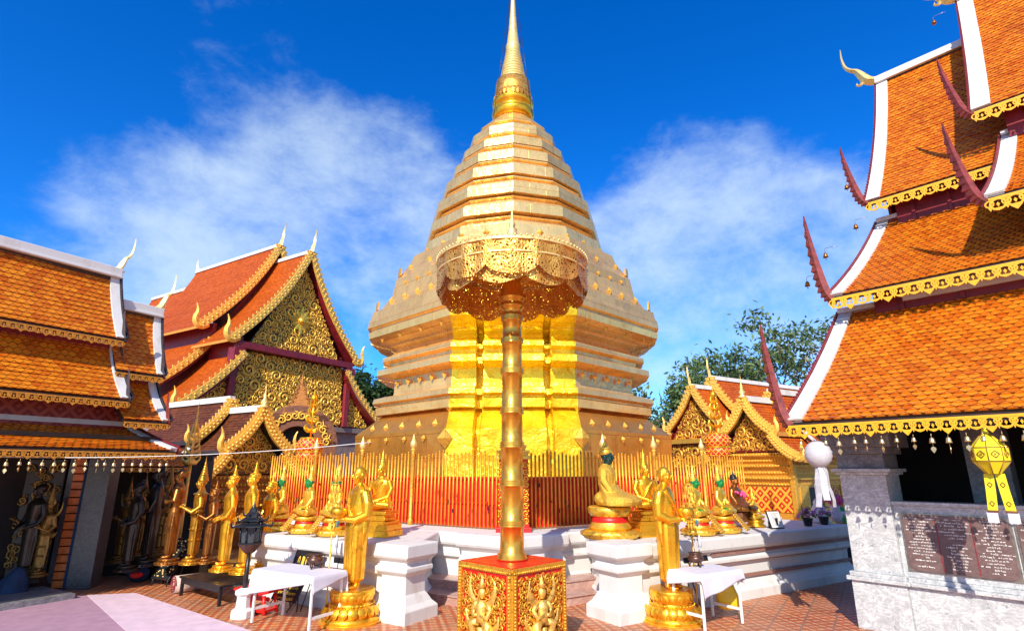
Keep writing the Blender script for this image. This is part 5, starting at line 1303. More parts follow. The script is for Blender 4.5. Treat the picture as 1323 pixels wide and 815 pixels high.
def seated(name, mat, facemat, capmat, mode):
    """cross-legged figure, seat at z=0, about 0.75 m to the crown of the head"""
    t = thing(name, '', 'statue'); mb = MB()
    mb.ball((0, -.02, .07), (.31, .20, .085), 20, 10); mb.ball((0, .08, .10), (.2, .14, .11))
    for s in (-1, 1):
        mb.tube([(s * .08, .05, .10), (s * .25, -.08, .085), (s * .29, -.14, .08)], [.10, .085, .06], 10)
        mb.tube([(s * .29, -.14, .08), (s * .12, -.23, .10), (-s * .06, -.22, .11)], [.062, .05, .035], 10)
        mb.tube([(s * .175, .02, .50), (s * .235, .01, .36), (s * .225, -.08, .22), (s * .07, -.20, .165)], [.06, .05, .043, .03], 10); hand(mb, (s * .07, -.20, .165), (-s, -.3, 0), (0, -.2, 1), .8, .3)
    mb.loft([(.08, 0, .04, .17, .12), (.2, 0, .03, .145, .105), (.32, 0, .02, .16, .105), (.44, 0, .02, .19, .105), (.52, 0, .025, .17, .09), (.56, 0, .03, .09, .065), (.60, 0, .03, .05, .05)], 24)
    mb.tube([(.10, -.085, .50), (-.02, -.105, .36), (-.12, -.09, .2)], .014, 6)
    if mode == 'robe':      # beaded cape draped over shoulders and knees
        mb.loft([(.02, 0, -.17, .40, .28), (.08, 0, -.18, .41, .30), (.14, 0, -.16, .36, .26), (.20, 0, -.06, .25, .17), (.3, 0, .02, .21, .125), (.44, 0, .02, .225, .125), (.53, 0, .025, .18, .10), (.575, 0, .03, .09, .07)], 30, robe_fold(7, .02))
    hd = mb if facemat is mat else MB(); c = (0, .005, .70); head(hd, c, .92 if mode != 'small' else .96)
    mb.build('body', mat, t, fuse=.0105, smooth_it=1)
    if hd is not mb: hd.build('head', facemat, t, fuse=.007, smooth_it=1)
    mb = MB(); z = .77
    if mode == 'robe':
        mb.ball((0, .03, z - .005), (.092, .10, .07)); mb.lathe([(.085, z + .03), (.07, z + .07), (.045, z + .085), (.025, z + .10), (.028, z + .12), (.0, z + .17)], (0, .03, 0), 16)
    else:
        mb.ball((0, .03, z - .02), (.09, .095, .06))
        pr = [(.088, z - .01), (.096, z + .01)]
        for k in range(4): r = .075 - k * .014; pr += [(r, z + .03 + k * .045), (r * 1.1, z + .04 + k * .045), (r * .8, z + .06 + k * .045)]
        pr += [(.012, z + .24), (0, z + .33)]; mb.lathe(pr, (0, .03, 0), 14)
    mb.build('crown', capmat, t); return t
def round_seat(t, zs, r, gm, red):
    mb = MB(); mb.lathe([(r * 1.25, -zs), (r * 1.3, -zs + .04), (r * 1.3, -zs + .09), (r * 1.18, -zs + .11)], (0, 0, 0), 28); lotus(mb, (0, 0, -zs + .02), r * 1.22, .08, 22, True)
    k = zs - .11
    mb.lathe([(r * .9, -k), (r * 1.0, -k + .04), (r * .8, -k * .62), (r * .78, -k * .5)], (0, 0, 0), 28); mb.lathe([(r * .8, -k * .42), (r * 1.0, -k * .3), (r * 1.04, -.03), (r * .95, 0)], (0, 0, 0), 28); lotus(mb, (0, 0, -k * .42), r * .82, k * .3, 16, True)
    mb.build('lotus_seat', gm, t); mb = MB(); mb.lathe([(r * .74, -k - .01), (r * .86, -k * .64), (r * .82, -k * .40)], (0, 0, 0), 24); mb.build('red_band', red, t)
gb = seated('seated_buddha', M['gold_bright'], M['green'], M['gold_bright'], 'small'); round_seat(gb, .34, .27, M['gold_bright'], M['red'])
mb = MB(); mb.loft([(.055, -.05, -.10, .26, .15), (.10, -.06, -.12, .24, .13), (.15, -.05, -.11, .15, .08), (.17, -.04, -.10, .05, .04)], 24, robe_fold(5, .06)); mb.build('green_sash', M['greencloth'], gb)
mb = MB()
for i in range(9):
    for s in range(5): mb.ball((-.10 + s * .05 + i * .004, -.27 - i * .028, .02 - i * .035), (.032, .02, .028), 6, 4)
mb.build('gold_drape', M['gold_orn'], gb)
gu = []; CfL = V((-1.60, 9.15))
def on_plinth(px, nd, sx):
    a = abs(ray(px, 690)[0]); x0, y0 = 1.60 - .53 * nd, 9.15 + .848 * nd; s = (a * y0 - x0) / (.848 - .53 * a); return V((sx * (x0 + .848 * s), y0 + .53 * s, 1.062))
for px, sx, lb in ((357, -1, 'green faced seated golden buddha at the far left end of the left plinth'), (394, -1, 'green faced seated golden buddha in the middle of the three on the left plinth'), (430, -1, 'green faced seated golden buddha closest to the left monk statue'),
                   (903, 1, 'green faced seated golden buddha half hidden behind the right monk statue'), (936, 1, 'green faced seated golden buddha nearest the diamond lattice shrine')):
    q = on_plinth(px, .42, sx); place(gb, gu, q + V((0, 0, .30)), R(52 * sx * 1.0), .86, lb, 'green faced seated buddhas along the fence')
cb = seated('crowned_seated_buddha', M['gold'], M['gold'], M['gold'], 'small'); mb = MB()
for z, w in ((-.05, .50), (-.11, .42), (-.16, .48), (-.22, .56), (-.30, .62), (-.40, .66)): mb.box((0, -.02, z), (w * 1.15, w * .8, .055 if z > -.3 else .11))
mb.build('square_pedestal', M['gold'], cb, bevel=.008); cu = []
place(cb, cu, on_plinth(488, .85, -1) + V((0, 0, .44)), R(-22), .98, 'all golden seated buddha on square pedestal just behind the left monk statue', 'all golden seated buddhas on square pedestals')
place(cb, cu, on_plinth(838, .85, 1) + V((0, 0, .44)), R(22), .98, 'all golden seated buddha on square pedestal just behind the right monk statue', 'all golden seated buddhas on square pedestals')
eb = seated('jade_buddha', M['mesh_gold'], M['darkgreen'], M['gold_bright'], 'robe'); round_seat(eb, .43, .31, M['gold_bright'], M['red'])
place(eb, [], on_plinth(789, .95, 1) + V((0, 0, .515)), R(66), 1.2, 'large dark faced seated buddha in beaded gold robe on red and gold seat')

# ornament staffs with hanging leaves in front of the fence
def make_staff():
    t = thing('ornament_staff', '', 'staff'); mb = MB(); mb.lathe([(.10, 0), (.10, .03), (.02, .06), (.014, .1), (.012, 1.75)], (0, 0, 0), 10); mb.build('pole', M['gold_orn'], t)
    mb = MB()
    for z, r in ((1.2, .05), (1.45, .12), (1.6, .09), (1.72, .06)):
        mb.ring((0, 0, z), (1, 0, 0), (0, 1, 0), (0, 0, 1), r, r * .75, .015, 16)
        for k in range(6):
            a = k * 1.047 + z; p = V((r * math.cos(a), r * math.sin(a), z - .06)); mb.extrude([(0, .06), (.018, .02), (.0, -.05), (-.018, .02)], p, (1, 0, 0), UP, (0, 1, 0), .006)
    mb.lathe([(.03, 1.74), (.04, 1.8), (.015, 1.88), (0, 2.0)], (0, 0, 0), 10); mb.build('tiered_rings', M['gold_bright'], t)
    mb = MB(); mb.lathe([(0, 1.12), (.022, 1.14), (.022, 1.22), (0, 1.24)], (.09, -.03, 0), 8); mb.build('teal_pendant', M['teal'], t)
    mb = MB(); mb.lathe([(.03, .86), (.022, .98), (0, 1.04)], (.10, -.04, 0), 8); mb.build('white_tassel', M['linen'], t); return t
M['teal'] = plain('teal_glass', (.01, .22, .28), .2)
sf = make_staff(); sfu = []
q = atz(434, 760, 0) + V((0, 0, 0)); place(sf, sfu, V((-2.95, 9.75, 0)), 0, (1, 1, 1.14), 'thin gold ornament staff with leaf pendants left of the left monk statue', 'gold ornament staffs')
place(sf, sfu, V((2.95, 9.75, 0)), 0, (1, 1, 1.14), 'thin gold ornament staff with leaf pendants right of the right monk statue', 'gold ornament staffs')

# ------------------------------------------------------------------ gilded parasol on its carved box
def parasol():
    c = V((.0, 7.97, 0)); t = thing('gilded_parasol', 'pierced gold ceremonial parasol on a tall ringed bamboo shaped pole', 'parasol', c + V((0, 0, 1.05)))
    def zof(py): return CAM_H + ray(661.5, py)[1] * 7.97
    pr = [(.20, 1.05), (.21, 1.07), (.185, 1.10), (.195, 1.12), (.16, 1.15)]
    ring = [676, 624, 575, 531, 480, 441, 412]
    r = .155
    for i, py in enumerate(ring):
        z = zof(py); pr += [(r, z - .05), (r + .012, z - .045), (r + .026, z - .02), (r + .008, z - .006), (r + .03, z + .006), (r + .008, z + .018), (r + .026, z + .03), (r - .003, z + .06)]; r -= .0025
    z = zof(398); pr += [(.15, z - .02), (.185, z), (.19, z + .03), (.15, z + .06), (.17, z + .10), (.20, z + .13), (.205, z + .17), (.165, z + .2), (.16, z + .32), (.13, z + .36), (.12, z + .42), (.05, z + .5), (.05, 5.28)]
    mb = MB(); mb.lathe(pr, c, 40); mb.build('pole', M['pole_gold'], t)
    rad = 1.12; zt, zb = 5.17, 4.80
    def cloth(z0, z1, rr, nsc, drop, name, ph=0):
        mb = MB(); n = nsc * 12; vs = []; m = 7
        for k in range(n):
            a = 2 * math.pi * k / n; s = abs(math.sin(nsc * a / 2 + ph)) ** .6; w = rr * (1 + .012 * math.cos(nsc * a * 2))
            for j in range(m + 1): f = j / m; z = z0 + (z1 - drop * s - z0) * f; q = w * (1 + .004 * f * f); vs.append(c + V((q * math.cos(a), q * math.sin(a), z)))
        fs = []
        for k in range(n):
            for j in range(m): a_, b_ = k * (m + 1) + j, ((k + 1) % n) * (m + 1) + j; fs.append((a_, a_ + 1, b_ + 1, b_))
        mb.add(vs, fs, True); return mb.build(name, M['filigree'], t)
    cloth(zt, zb, rad, 10, .14, 'outer_valance'); cloth(zt - .05, zb - .10, rad * .93, 10, .14, 'inner_valance', .8)
    mb = MB(); n = 60; vs = [c + V((0, 0, 5.42))]
    prof = [(.3, 5.36), (.7, 5.28), (rad, 5.175)]
    mb.lathe([(r_, z_) for r_, z_ in [(.0, 5.43)] + prof], c, 60); mb.build('canopy', M['filigree'], t)
    mb = MB(); mb.ring(c + UP * 5.17, (1, 0, 0), (0, 1, 0), UP, rad + .02, rad - .02, .04, 60); mb.ring(c + UP * 4.98, (1, 0, 0), (0, 1, 0), UP, rad + .012, rad - .008, .02, 60)
    for k in range(90): a = 2 * math.pi * k / 90; mb.ball(c + V(((rad + .015) * math.cos(a), (rad + .015) * math.sin(a), 5.20)), .02, 6, 4)
    mb.build('rim', M['gold_pale'], t)
    mb = MB()
    for k in range(10): a = 2 * math.pi * (k + .5) / 10; d = V((math.cos(a), math.sin(a), 0)); mb.tube([c + UP * 4.95 + d * .1, c + d * rad * .98 + UP * 5.15], .012, 6)
    mb.build('ribs', M['gold_orn'], t)
    mb = MB(); mb.lathe([(.14, 5.38), (.16, 5.45), (.08, 5.52), (.11, 5.58), (.06, 5.66), (.08, 5.72), (.04, 5.8), (.055, 5.86), (.02, 5.98), (0, 6.32)], c, 20); mb.build('finial', M['gold_pale'], t)
    # carved box
    O = V((0, 7.97, 0)); t = thing('carved_box', 'square red and gold carved box under the parasol pole', 'pedestal', O); hs = .49
    A, B = V((.7071, -.7071, 0)), V((.7071, .7071, 0))
    mb = MB(); mb.obox(O + UP * .515, A * hs, B * hs, UP * .515); mb.build('body', M['red'], t)
    mb = MB(); mb.obox(O + UP * 1.037, A * (hs - .012), B * (hs - .012), UP * .009); mb.build('red_top', M['red'], t)
    for N, X in ((-B, A), (A, B), (B, -A), (-A, -B)):
        f = O + N * (hs + .004); mb = MB(); S_ = hs
        for z in (.06, 1.0): mb.obox(f + UP * z, X * S_, N * .016, UP * .035)
        for s in (-1, 1): mb.obox(f + X * s * (S_ - .035) + UP * .53, X * .035, N * .016, UP * .47)
        for k in range(26): mb.ball(f + X * (-S_ + .02 + k * (2 * S_ - .04) / 25) + UP * .985 + N * .018, .016, 6, 4); mb.ball(f + X * (-S_ + .02 + k * (2 * S_ - .04) / 25) + UP * .06 + N * .018, .016, 6, 4)
        for k in range(24):
            for s in (-1, 1): mb.ball(f + X * s * (S_ - .035) + UP * (.09 + k * .037) + N * .018, .016, 6, 4)
        mb.build('gold_border', M['gold_box'], t)
        mb = MB(); av = [(0, y, .12) for y in (.2, .32, .44, .56, .68)] + [(0, .8, .06)]
        bp = [(-S_ + .08, .11), (S_ - .08, .11), (S_ - .08, .94), (-S_ + .08, .94)]; leaf_fill(mb, bp, f, X, UP, N, .042, .06, 3); scrollwork(mb, bp, f, X, UP, N, ((.085, 200), (.06, 900), (.042, 2500), (.028, 5000)), 5, .035, av); mb.build('carved_scrolls', M['gold_box'], t)
        # seated deity in relief
        mb = MB(); P = lambda x, z, o=.03: f + X * x + UP * z + N * o
        Mx = Matrix((X, -N, UP)).transposed()
        mb.ball(P(0, .72), (.055, .05, .07), 12, 8, Mx); mb.tube([P(0, .78), P(0, .84), P(0, .93)], [.05, .03, .006], 10)
        mb.tube([P(0, .64), P(0, .56), P(0, .46), P(0, .40)], [.06, .085, .065, .085], 12)
        for s in (-1, 1):
            mb.tube([P(s * .08, .61), P(s * .155, .54), P(s * .12, .45, .06), P(s * .03, .48, .09)], [.036, .034, .028, .02], 8)
            mb.tube([P(s * .04, .40), P(s * .15, .37, .07), P(s * .10, .24, .06), P(s * .07, .14, .05)], [.055, .06, .045, .03], 10); mb.tube([P(s * .07, .14, .05), P(s * .12, .12, .08)], [.03, .018], 8)
            blade(mb, [(0, 0), (.08, .05), (.13, .16), (.12, .28)], [.03, .045, .03, .004], P(s * .10, .60), X * s, UP, N, .04); blade(mb, [(0, 0), (.09, -.03), (.17, .03), (.2, .14)], [.03, .045, .03, .004], P(s * .1, .36), X * s, UP, N, .04)
            blade(mb, [(0, 0), (.05, -.10), (.11, -.18)], [.03, .04, .004], P(s * .1, .32), X * s, UP, N, .04)
        mb.tube([P(0, .34, .05), P(0, .22, .05), P(0, .13, .04)], [.05, .035, .012], 8); mb.build('deity_relief', M['gold_relief'], t)
M['pole_gold'] = gold('pole_gold', (.80, .42, .06), .28, .85, .6, 6, .12)
M['gold_box'] = gold('carved_box_gold', (.82, .44, .05), .36, .7, .3, 24, .35, 50); M['gold_relief'] = gold('relief_gold', (.95, .62, .14), .32, .7, .5, 14, .3, 40)
parasol()

# ------------------------------------------------------------------ furniture and small things
def table(label, c, L, Wd, rz, name='folding_table'):
    t = thing(name, label, 'table', (c[0], c[1], 0)); X = V((math.cos(rz), math.sin(rz), 0)); Y = V((-X.y, X.x, 0)); O = V((c[0], c[1], 0)); h = .74
    for i in (-1, 1):
        for j in (-1, 1): mb = MB(); mb.obox(O + X * i * (L / 2 - .04) + Y * j * (Wd / 2 - .04) + UP * (h / 2 - .01), X * .016, Y * .016, UP * (h / 2 - .02)); mb.build('leg', M['whitepaint'], t, bevel=.004)
    mb = MB()
    for i in (-1, 1): mb.obox(O + X * i * (L / 2 - .04) + UP * .2, X * .012, Y * (Wd / 2 - .06), UP * .018)
    mb.build('stretcher', M['whitepaint'], t)
    mb = MB(); mb.obox(O + UP * (h - .015), X * L / 2, Y * Wd / 2, UP * .012); mb.build('tabletop', M['whitepaint'], t)
    return t, O, X, Y, h
def cloth(label, O, X, Y, h, L, Wd, seed, drop=.2, tips=None):
    """square-ish cloth laid over the table, corners hanging in points"""
    rnd = random.Random(seed); n, m = 90, 60; vs = []; fs = []; mb = MB(); ex, ey = L / 2 + drop * .8, Wd / 2 + drop * 1.25; ca, sa = math.cos(.20), math.sin(.20)
    for j in range(m + 1):
        for i in range(n + 1):
            u, v = -ex + 2 * ex * i / n, -ey + 2 * ey * j / m; u, v = u * ca - v * sa, u * sa + v * ca; hx, hy = L / 2 + .006, Wd / 2 + .006
            ox, oy = max(0, abs(u) - hx), max(0, abs(v) - hy); sx, sy = (1 if u > 0 else -1), (1 if v > 0 else -1)
            d = math.hypot(ox, oy) if ox and oy else ox + oy
            q = V((O + X * max(-hx, min(hx, u)) + Y * max(-hy, min(hy, v)))); z = h + .006
            if d > 0:
                wv = math.sin((u * 9 if oy > ox else v * 9) + seed) * .02 + noise.noise(V((u * 4, v * 4, seed))) * .03
                k = min(1, d / .04); fl = (.012 * k + d * (.10 + wv * 3))
                if ox: q += X * sx * fl * (1 if not oy else ox / d)
                if oy: q += Y * sy * fl * (1 if not ox else oy / d)
                z -= d * (.97 if not (ox and oy) else 1.05)
            else: z += noise.noise(V((u * 3, v * 3, seed + 4))) * .004 + .004
            q.z = z; vs.append(q)
    for j in range(m):
        for i in range(n): a = j * (n + 1) + i; fs.append((a, a + 1, a + n + 2, a + n + 1))
    mb.add(vs, fs, True); o = mb.build('tablecloth', M['linen'], None, O + UP * h); s = o.modifiers.new('th', 'SOLIDIFY'); s.thickness = .004; return tag(o, label, 'tablecloth')
p0, p1, p2, p3 = atz(318, 802), atz(395, 818), atz(446, 812), atz(368, 796)
cL = (p0 + p1 + p2 + p3) / 4; dX = (p1 - p0); rz = math.atan2(dX.y, dX.x)
t, O, X, Y, h = table('long white steel legged table in front of the left monk statue', cL, 1.30, .62, rz); cloth('wrinkled white cloth hanging over the long table beside the left monk', O, X, Y, h, 1.30, .62, 3, .17)
TL = (O, X, Y, h)
cR = V((2.60, 8.95, 0)); rz2 = R(33); cR = (atz(882, 815) + atz(932, 818)) / 2 + V((.25, .42, 0))
t, O2, X2, Y2, h2 = table('short white steel legged table in front of the right monk statue', cR, .92, .60, rz2); cloth('white cloth draped over the short table beside the right monk', O2, X2, Y2, h2, .92, .60, 8, .17)
def make_pot():
    t = thing('incense_pot', '', 'incense pot'); mb = MB(); mb.lathe([(.03, .05), (.08, .06), (.115, .10), (.115, .13), (.085, .155), (.075, .17), (.105, .19), (.10, .195), (.07, .17), (.08, .12)], (0, 0, 0), 24); mb.build('bowl', M['pot'], t)
    for k in range(3):
        a = k * 2.094; mb = MB(); mb.tube([(.075 * math.cos(a), .075 * math.sin(a), .075), (.095 * math.cos(a), .095 * math.sin(a), .03), (.085 * math.cos(a), .085 * math.sin(a), 0)], [.022, .016, .014], 8); mb.build('foot', M['pot'], t)
    mb = MB(); rnd = random.Random(3); mb.lathe([(0, .165), (.075, .165)], (0, 0, 0), 16)
    for s in (-1, 1): mb.ring((s * .11, 0, .16), (1, 0, 0), (0, 0, 1), (0, 1, 0), .03, .02, .012, 10)
    mb.build('handles', M['pot'], t); return t
M['pot'] = plain('aged_bronze_pot', (.12, .06, .045), .35, .6, .4, 14)
pt = make_pot(); pu = []
place(pt, pu, TL[0] - TL[1] * -.12 + TL[2] * .17 + UP * (h + .013), .4, 1.05, 'dark bronze incense pot standing on the long left table', 'incense pots')
place(pt, pu, O2 + X2 * .05 + Y2 * .2 + UP * (h2 + .013), .9, 1.05, 'dark bronze incense pot standing on the short right table', 'incense pots')

def sign(label, c, w, hgt, rz, lean, rows, seed, stand=.0, name='notice_board'):
    t = thing(name, label, 'sign', c); X = V((math.cos(rz), math.sin(rz), 0)); Nn = V((X.y, -X.x, 0)); Y = (UP * math.cos(lean) - Nn * -math.sin(lean) * -1 * -1) if False else (UP * math.cos(lean) - Nn * math.sin(lean)).normalized(); N = X.cross(Y); N = N if N.dot(Nn) > 0 else -N
    O = V(c); mb = MB(); mb.obox(O + Y * (stand + hgt / 2), X * w / 2, Y * hgt / 2, N * .012); mb.build('board', M['black'], t, bevel=.006)
    mb = MB(); rnd = random.Random(seed)
    for r in range(rows):
        y = stand + hgt * (1 - (r + .6) / rows); hh = hgt / rows * .26; x = -w / 2 * rnd.uniform(.55, .86); xe = -x
        while x < xe:
            g = hh * rnd.uniform(.6, 1.5); k = rnd.random(); c0 = O + X * (x + g / 2) + Y * y + N * .0135
            if k < .7:
                mb.ring(c0, X * (g / hh / 2), Y, N, hh, hh * .55, .003, 8, rnd.uniform(-1, 1), rnd.uniform(3.6, 5.4))
                if rnd.random() < .3: mb.obox(c0 + Y * hh * 1.5, X * g * .35, Y * hh * .16, N * .0015)
            else: mb.obox(c0, X * g * .16, Y * hh, N * .0015); mb.obox(c0 + X * g * .3, X * g * .14, Y * hh * .9, N * .0015)
            x += g * 1.25
    mb.build('lettering', M['ink'], t)
    if stand > .05:
        mb = MB()
        for s in (-1, 1): mb.tube([O + X * s * w * .4 + Y * stand, O + X * s * w * .42 + N * .05], .01, 6); mb.tube([O + X * s * w * .4 + Y * (stand + hgt * .6), O + X * s * w * .42 - N * .18], .01, 6)
        mb.build('stand', M['black'], t)
    return t
def front(px, nd, z=0): q = on_plinth(abs(px), nd, 1); return q
def wall_pt(px, off):     # point in front of the plinth face, off metres before it
    sx = -1 if px < 661 else 1; a = abs(ray(px, 740)[0]); nd = .09 - off; x0, y0 = 1.60 - .53 * nd, 9.15 + .848 * nd; s = (a * y0 - x0) / (.848 - .53 * a); return V((sx * (x0 + .848 * s), y0 + .53 * s, 0))
sign('upper black notice board with one line of gold writing behind the long left table', wall_pt(381, .42), .66, .28, -.559, .3, 1, 4, .62)
sign('lower black notice board with several lines of gold writing under the long left table', wall_pt(364, .62), .62, .34, -.559, .5, 4, 9, .16)
sign('small black notice board with gold writing behind the short right table', wall_pt(914, .25), .60, .30, .559, .3, 2, 14, .60)
# small dark plaque on plinth behind left monk
mb = MB(); q = wall_pt(437, .03); mb.obox(q + UP * .68, V(DL).to_3d() * .12, DN.to_3d() * .015, UP * .10); tag(mb.build('metal_box', M['black'], None, q + UP * .58, bevel=.006), 'small black box fixed to the plinth beside the left monk', 'box')

# black lantern on a post
def lantern():
    c = atz(312, 797); c = V((c.x, c.y, 0)); t = thing('lantern_post', 'black pagoda roofed lantern on a post with white foot beside the long table', 'lantern', c)
    mb = MB(); mb.lathe([(.17, 0), (.17, .10), (.11, .14), (.10, .30), (.14, .34), (.14, .38), (.05, .42)], c, 8, False); mb.build('foot', M['whitepaint'], t, bevel=.006)
    mb = MB(); mb.lathe([(.04, .40), (.035, .6), (.03, .92)], c, 14); mb.build('post', M['black'], t)
    z = .92; mb = MB(); mb.lathe([(.03, z - .02), (.09, z + .02), (.16, z + .10), (.185, z + .14)], c, 8, False); mb.build('cup', M['pot'], t)
    mb = MB()
    for k in range(8): a = k * math.pi / 4; mb.tube([c + V((.16 * math.cos(a), .16 * math.sin(a), z + .14)), c + V((.175 * math.cos(a), .175 * math.sin(a), z + .40))], .013, 6)
    mb.lathe([(.19, z + .14), (.19, z + .16), (.15, z + .165)], c, 8, False); mb.build('frame', M['black'], t)
    mb = MB(); mb.lathe([(.145, z + .16), (.155, z + .40)], c, 8, False); mb.build('glass', M['lampglass'], t)
    mb = MB(); zz = z + .40
    for r in (.28, .19, .11):
        mb.lathe([(r, zz), (r * .98, zz + .015), (r * .66, zz + .05), (r * .5, zz + .10)], c, 8, False)
        for k in range(8): a = k * math.pi / 4; d = V((math.cos(a), math.sin(a), 0)); blade(mb, [(-.02, 0), (.03, .0), (.05, .04), (.045, .075)], [.012, .014, .01, .002], c + UP * zz + d * r, d, UP, UP.cross(d), .015)
        zz += .085
    mb.lathe([(.03, zz - .02), (.045, zz + .03), (.02, zz + .06), (0, zz + .14)], c, 10); mb.build('pagoda_roof', M['black'], t)
M['lampglass'] = plain('smoky_lamp_glass', (.05, .06, .07), .08, var=.3)
lantern()

def stool():
    c = atz(331, 790); t = thing('red_stool', 'low red lacquered stool with flared top on the tiles by the lantern', 'stool', c); X = V((.9, -.35, 0)).normalized(); Y = V((-X.y, X.x, 0))
    mb = MB(); n = 12; vs = []
    pts = [c + X * (-.36 + .72 * k / n) + UP * (.27 + .06 * abs(2 * k / n - 1) ** 3) for k in range(n + 1)]; strip(mb, [p - Y * .17 for p in pts], Y, .34, UP, .03); mb.build('seat', M['red'], t, bevel=.006)
    for i in (-1, 1):
        for j in (-1, 1): mb = MB(); mb.tube([c + X * i * .24 + Y * j * .12 + UP * .27, c + X * i * .25 + Y * j * .12 + UP * .14, c + X * i * .29 + Y * j * .13], [.03, .022, .03], 8); mb.build('leg', M['red'], t)
    mb = MB(); mb.obox(c + UP * .05, X * .3, Y * .15, UP * .02); mb.obox(c + UP * .2, X * .24, Y * .012, UP * .03); mb.build('base_board', M['red'], t, bevel=.004)
stool()
def bench():
    a, b = atz(232, 770), atz(276, 783); t = thing('black_bench', 'low black wooden bench standing in front of the golden figures', 'bench', (a + b) / 2); X = (b - a); L = X.length + .24; X.normalize(); Y = V((-X.y, X.x, 0)); Wd = .62; O = (a + b) / 2 + Y * Wd / 2; hh = .31
    mb = MB(); mb.obox(O + UP * hh, X * L / 2, Y * Wd / 2, UP * .018); mb.build('top', M['black'], t, bevel=.006)
    mb = MB(); mb.obox(O + UP * (hh - .06) - Y * (Wd / 2 - .03), X * (L / 2 - .04), Y * .012, UP * .04); mb.obox(O + UP * (hh - .06) + Y * (Wd / 2 - .03), X * (L / 2 - .04), Y * .012, UP * .04); mb.build('apron', M['black'], t)
    for i in (-1, 1):
        for j in (-1, 1): mb = MB(); mb.obox(O + X * i * (L / 2 - .05) + Y * j * (Wd / 2 - .05) + UP * (hh - .02) / 2, X * .025, Y * .025, UP * (hh - .02) / 2); mb.build('leg', M['black'], t, bevel=.004)
    # candle rack edge in gold on the bench
    c = atz(222, 768); c += V((.05, .2, 0)); t = thing('rolled_mat', 'rolled pale patterned mat lying beside the black bench', 'mat', c); mb = MB(); rr = .15; n = 60
    for k in range(3): mb.tube([c + V((-.10, -.1, rr)), c + V((.22, .25, rr))], rr - k * .035, 22) if k == 0 else None
    mb.build('roll', M['matcloth'], t); mb = MB()
    pts = []
    for k in range(60): q = k / 60; a_ = q * 6.28 * 3; r_ = rr * (1 - q * .8); pts.append(c + V((-.103, -.103, rr)) + V((.7, -.66, 0)).normalized() * r_ * math.cos(a_) + UP * r_ * math.sin(a_))
    mb.tube(pts, .010, 5); mb.build('spiral_edge', M['redcarve'], t)
    q = atz(205, 757); t = thing('slanted_board', 'slanted black board covered with small gold offerings leaning by the bench', 'board', q); X = V((.82, -.3, 0)).normalized(); Yb = (V((.35, .75, 0)).normalized() * .55 + UP * .84).normalized(); N = X.cross(Yb); N = N if N.y < 0 else -N; O = q + UP * .12
    mb = MB(); mb.obox(O + Yb * .42, X * .24, Yb * .42, N * .018); mb.build('panel', M['black'], t, bevel=.006); mb = MB(); rnd = random.Random(8)
    for k in range(70): mb.ball(O + X * rnd.uniform(-.2, .2) + Yb * rnd.uniform(.05, .8) + N * .02, (rnd.uniform(.008, .02),) * 3, 6, 4)
    mb.build('gold_offerings', M['gold_pale'], t); mb = MB()
    for s in (-1, 1): mb.tube([O + X * s * .2 + Yb * .6 - N * .02, V((O.x + X.x * s * .2, O.y + X.y * s * .2, 0)) - V((N.x, N.y, 0)) * .3], .014, 6); mb.tube([O + X * s * .2 + Yb * .05, V((O.x + X.x * s * .2, O.y + X.y * s * .2, 0))], .014, 6)
    mb.build('legs', M['black'], t)
    q = atz(166, 752); t = thing('red_bundle', 'dark and red folded bundle on the floor beside the granite column', 'bundle', q); mb = MB()
    for k in range(4): mb.ball(q + V((rnd.uniform(-.18, .18), rnd.uniform(0, .2), .09 + k * .04)), (.2, .14, .09), 14, 8)
    mb.build('dark_cloth', M['bluecloth'], t, fuse=.02, smooth_it=2); mb = MB(); mb.ball(q + V((.18, -.08, .15)), (.13, .09, .06), 12, 8); mb.build('red_cloth', M['redcloth'], t)
M['matcloth'] = plain('pale_mat_cloth', (.55, .40, .34), .8, var=.3, nscale=9)
bench()
# pink carpet: sunlit strip painted paler, shaded rest painted darker
M['sunlit_mat'] = plain('sunlit_carpet_pink', (.68, .50, .58), .9, var=.1, nscale=5, bump=.3, bscale=120)  # paler copy of the carpet pink, sunlight put into the colour
mb = MB(); pl = [atz(-60, 778), atz(175, 767), atz(330, 818), atz(300, 860), atz(-60, 860)]; mb.extrude([(p.x, p.y) for p in pl], (0, 0, .008), (1, 0, 0), (0, 1, 0), UP, .012); pc = mb.build('pink_carpet', M['pinkmat'], None, pl[1]); mb = MB(); bp = [pl[1], pl[2], pl[3], pl[3].lerp(pl[4], .25), pl[1].lerp(pl[0], .28)]; mb.extrude([(p.x, p.y) for p in bp], (0, 0, .018), (1, 0, 0), (0, 1, 0), UP, .006); mb.build('sunlit_strip', M['sunlit_mat'], pc); tag(pc, 'pale pink carpet laid on the tiles in the left foreground', 'carpet')
# dark blue sack at left edge
q = atz(12, 772); mb = MB(); mb.loft([(.0, q.x, q.y, .22, .2), (.12, q.x, q.y, .26, .23), (.3, q.x + .03, q.y, .2, .18), (.42, q.x + .05, q.y, .13, .1), (.5, q.x + .06, q.y, .05, .04)], 30, robe_fold(8, .07)); tag(mb.build('blue_sack', M['bluecloth'], None, q), 'dark blue cloth sack slumped at the left edge of the pavilion', 'sack')

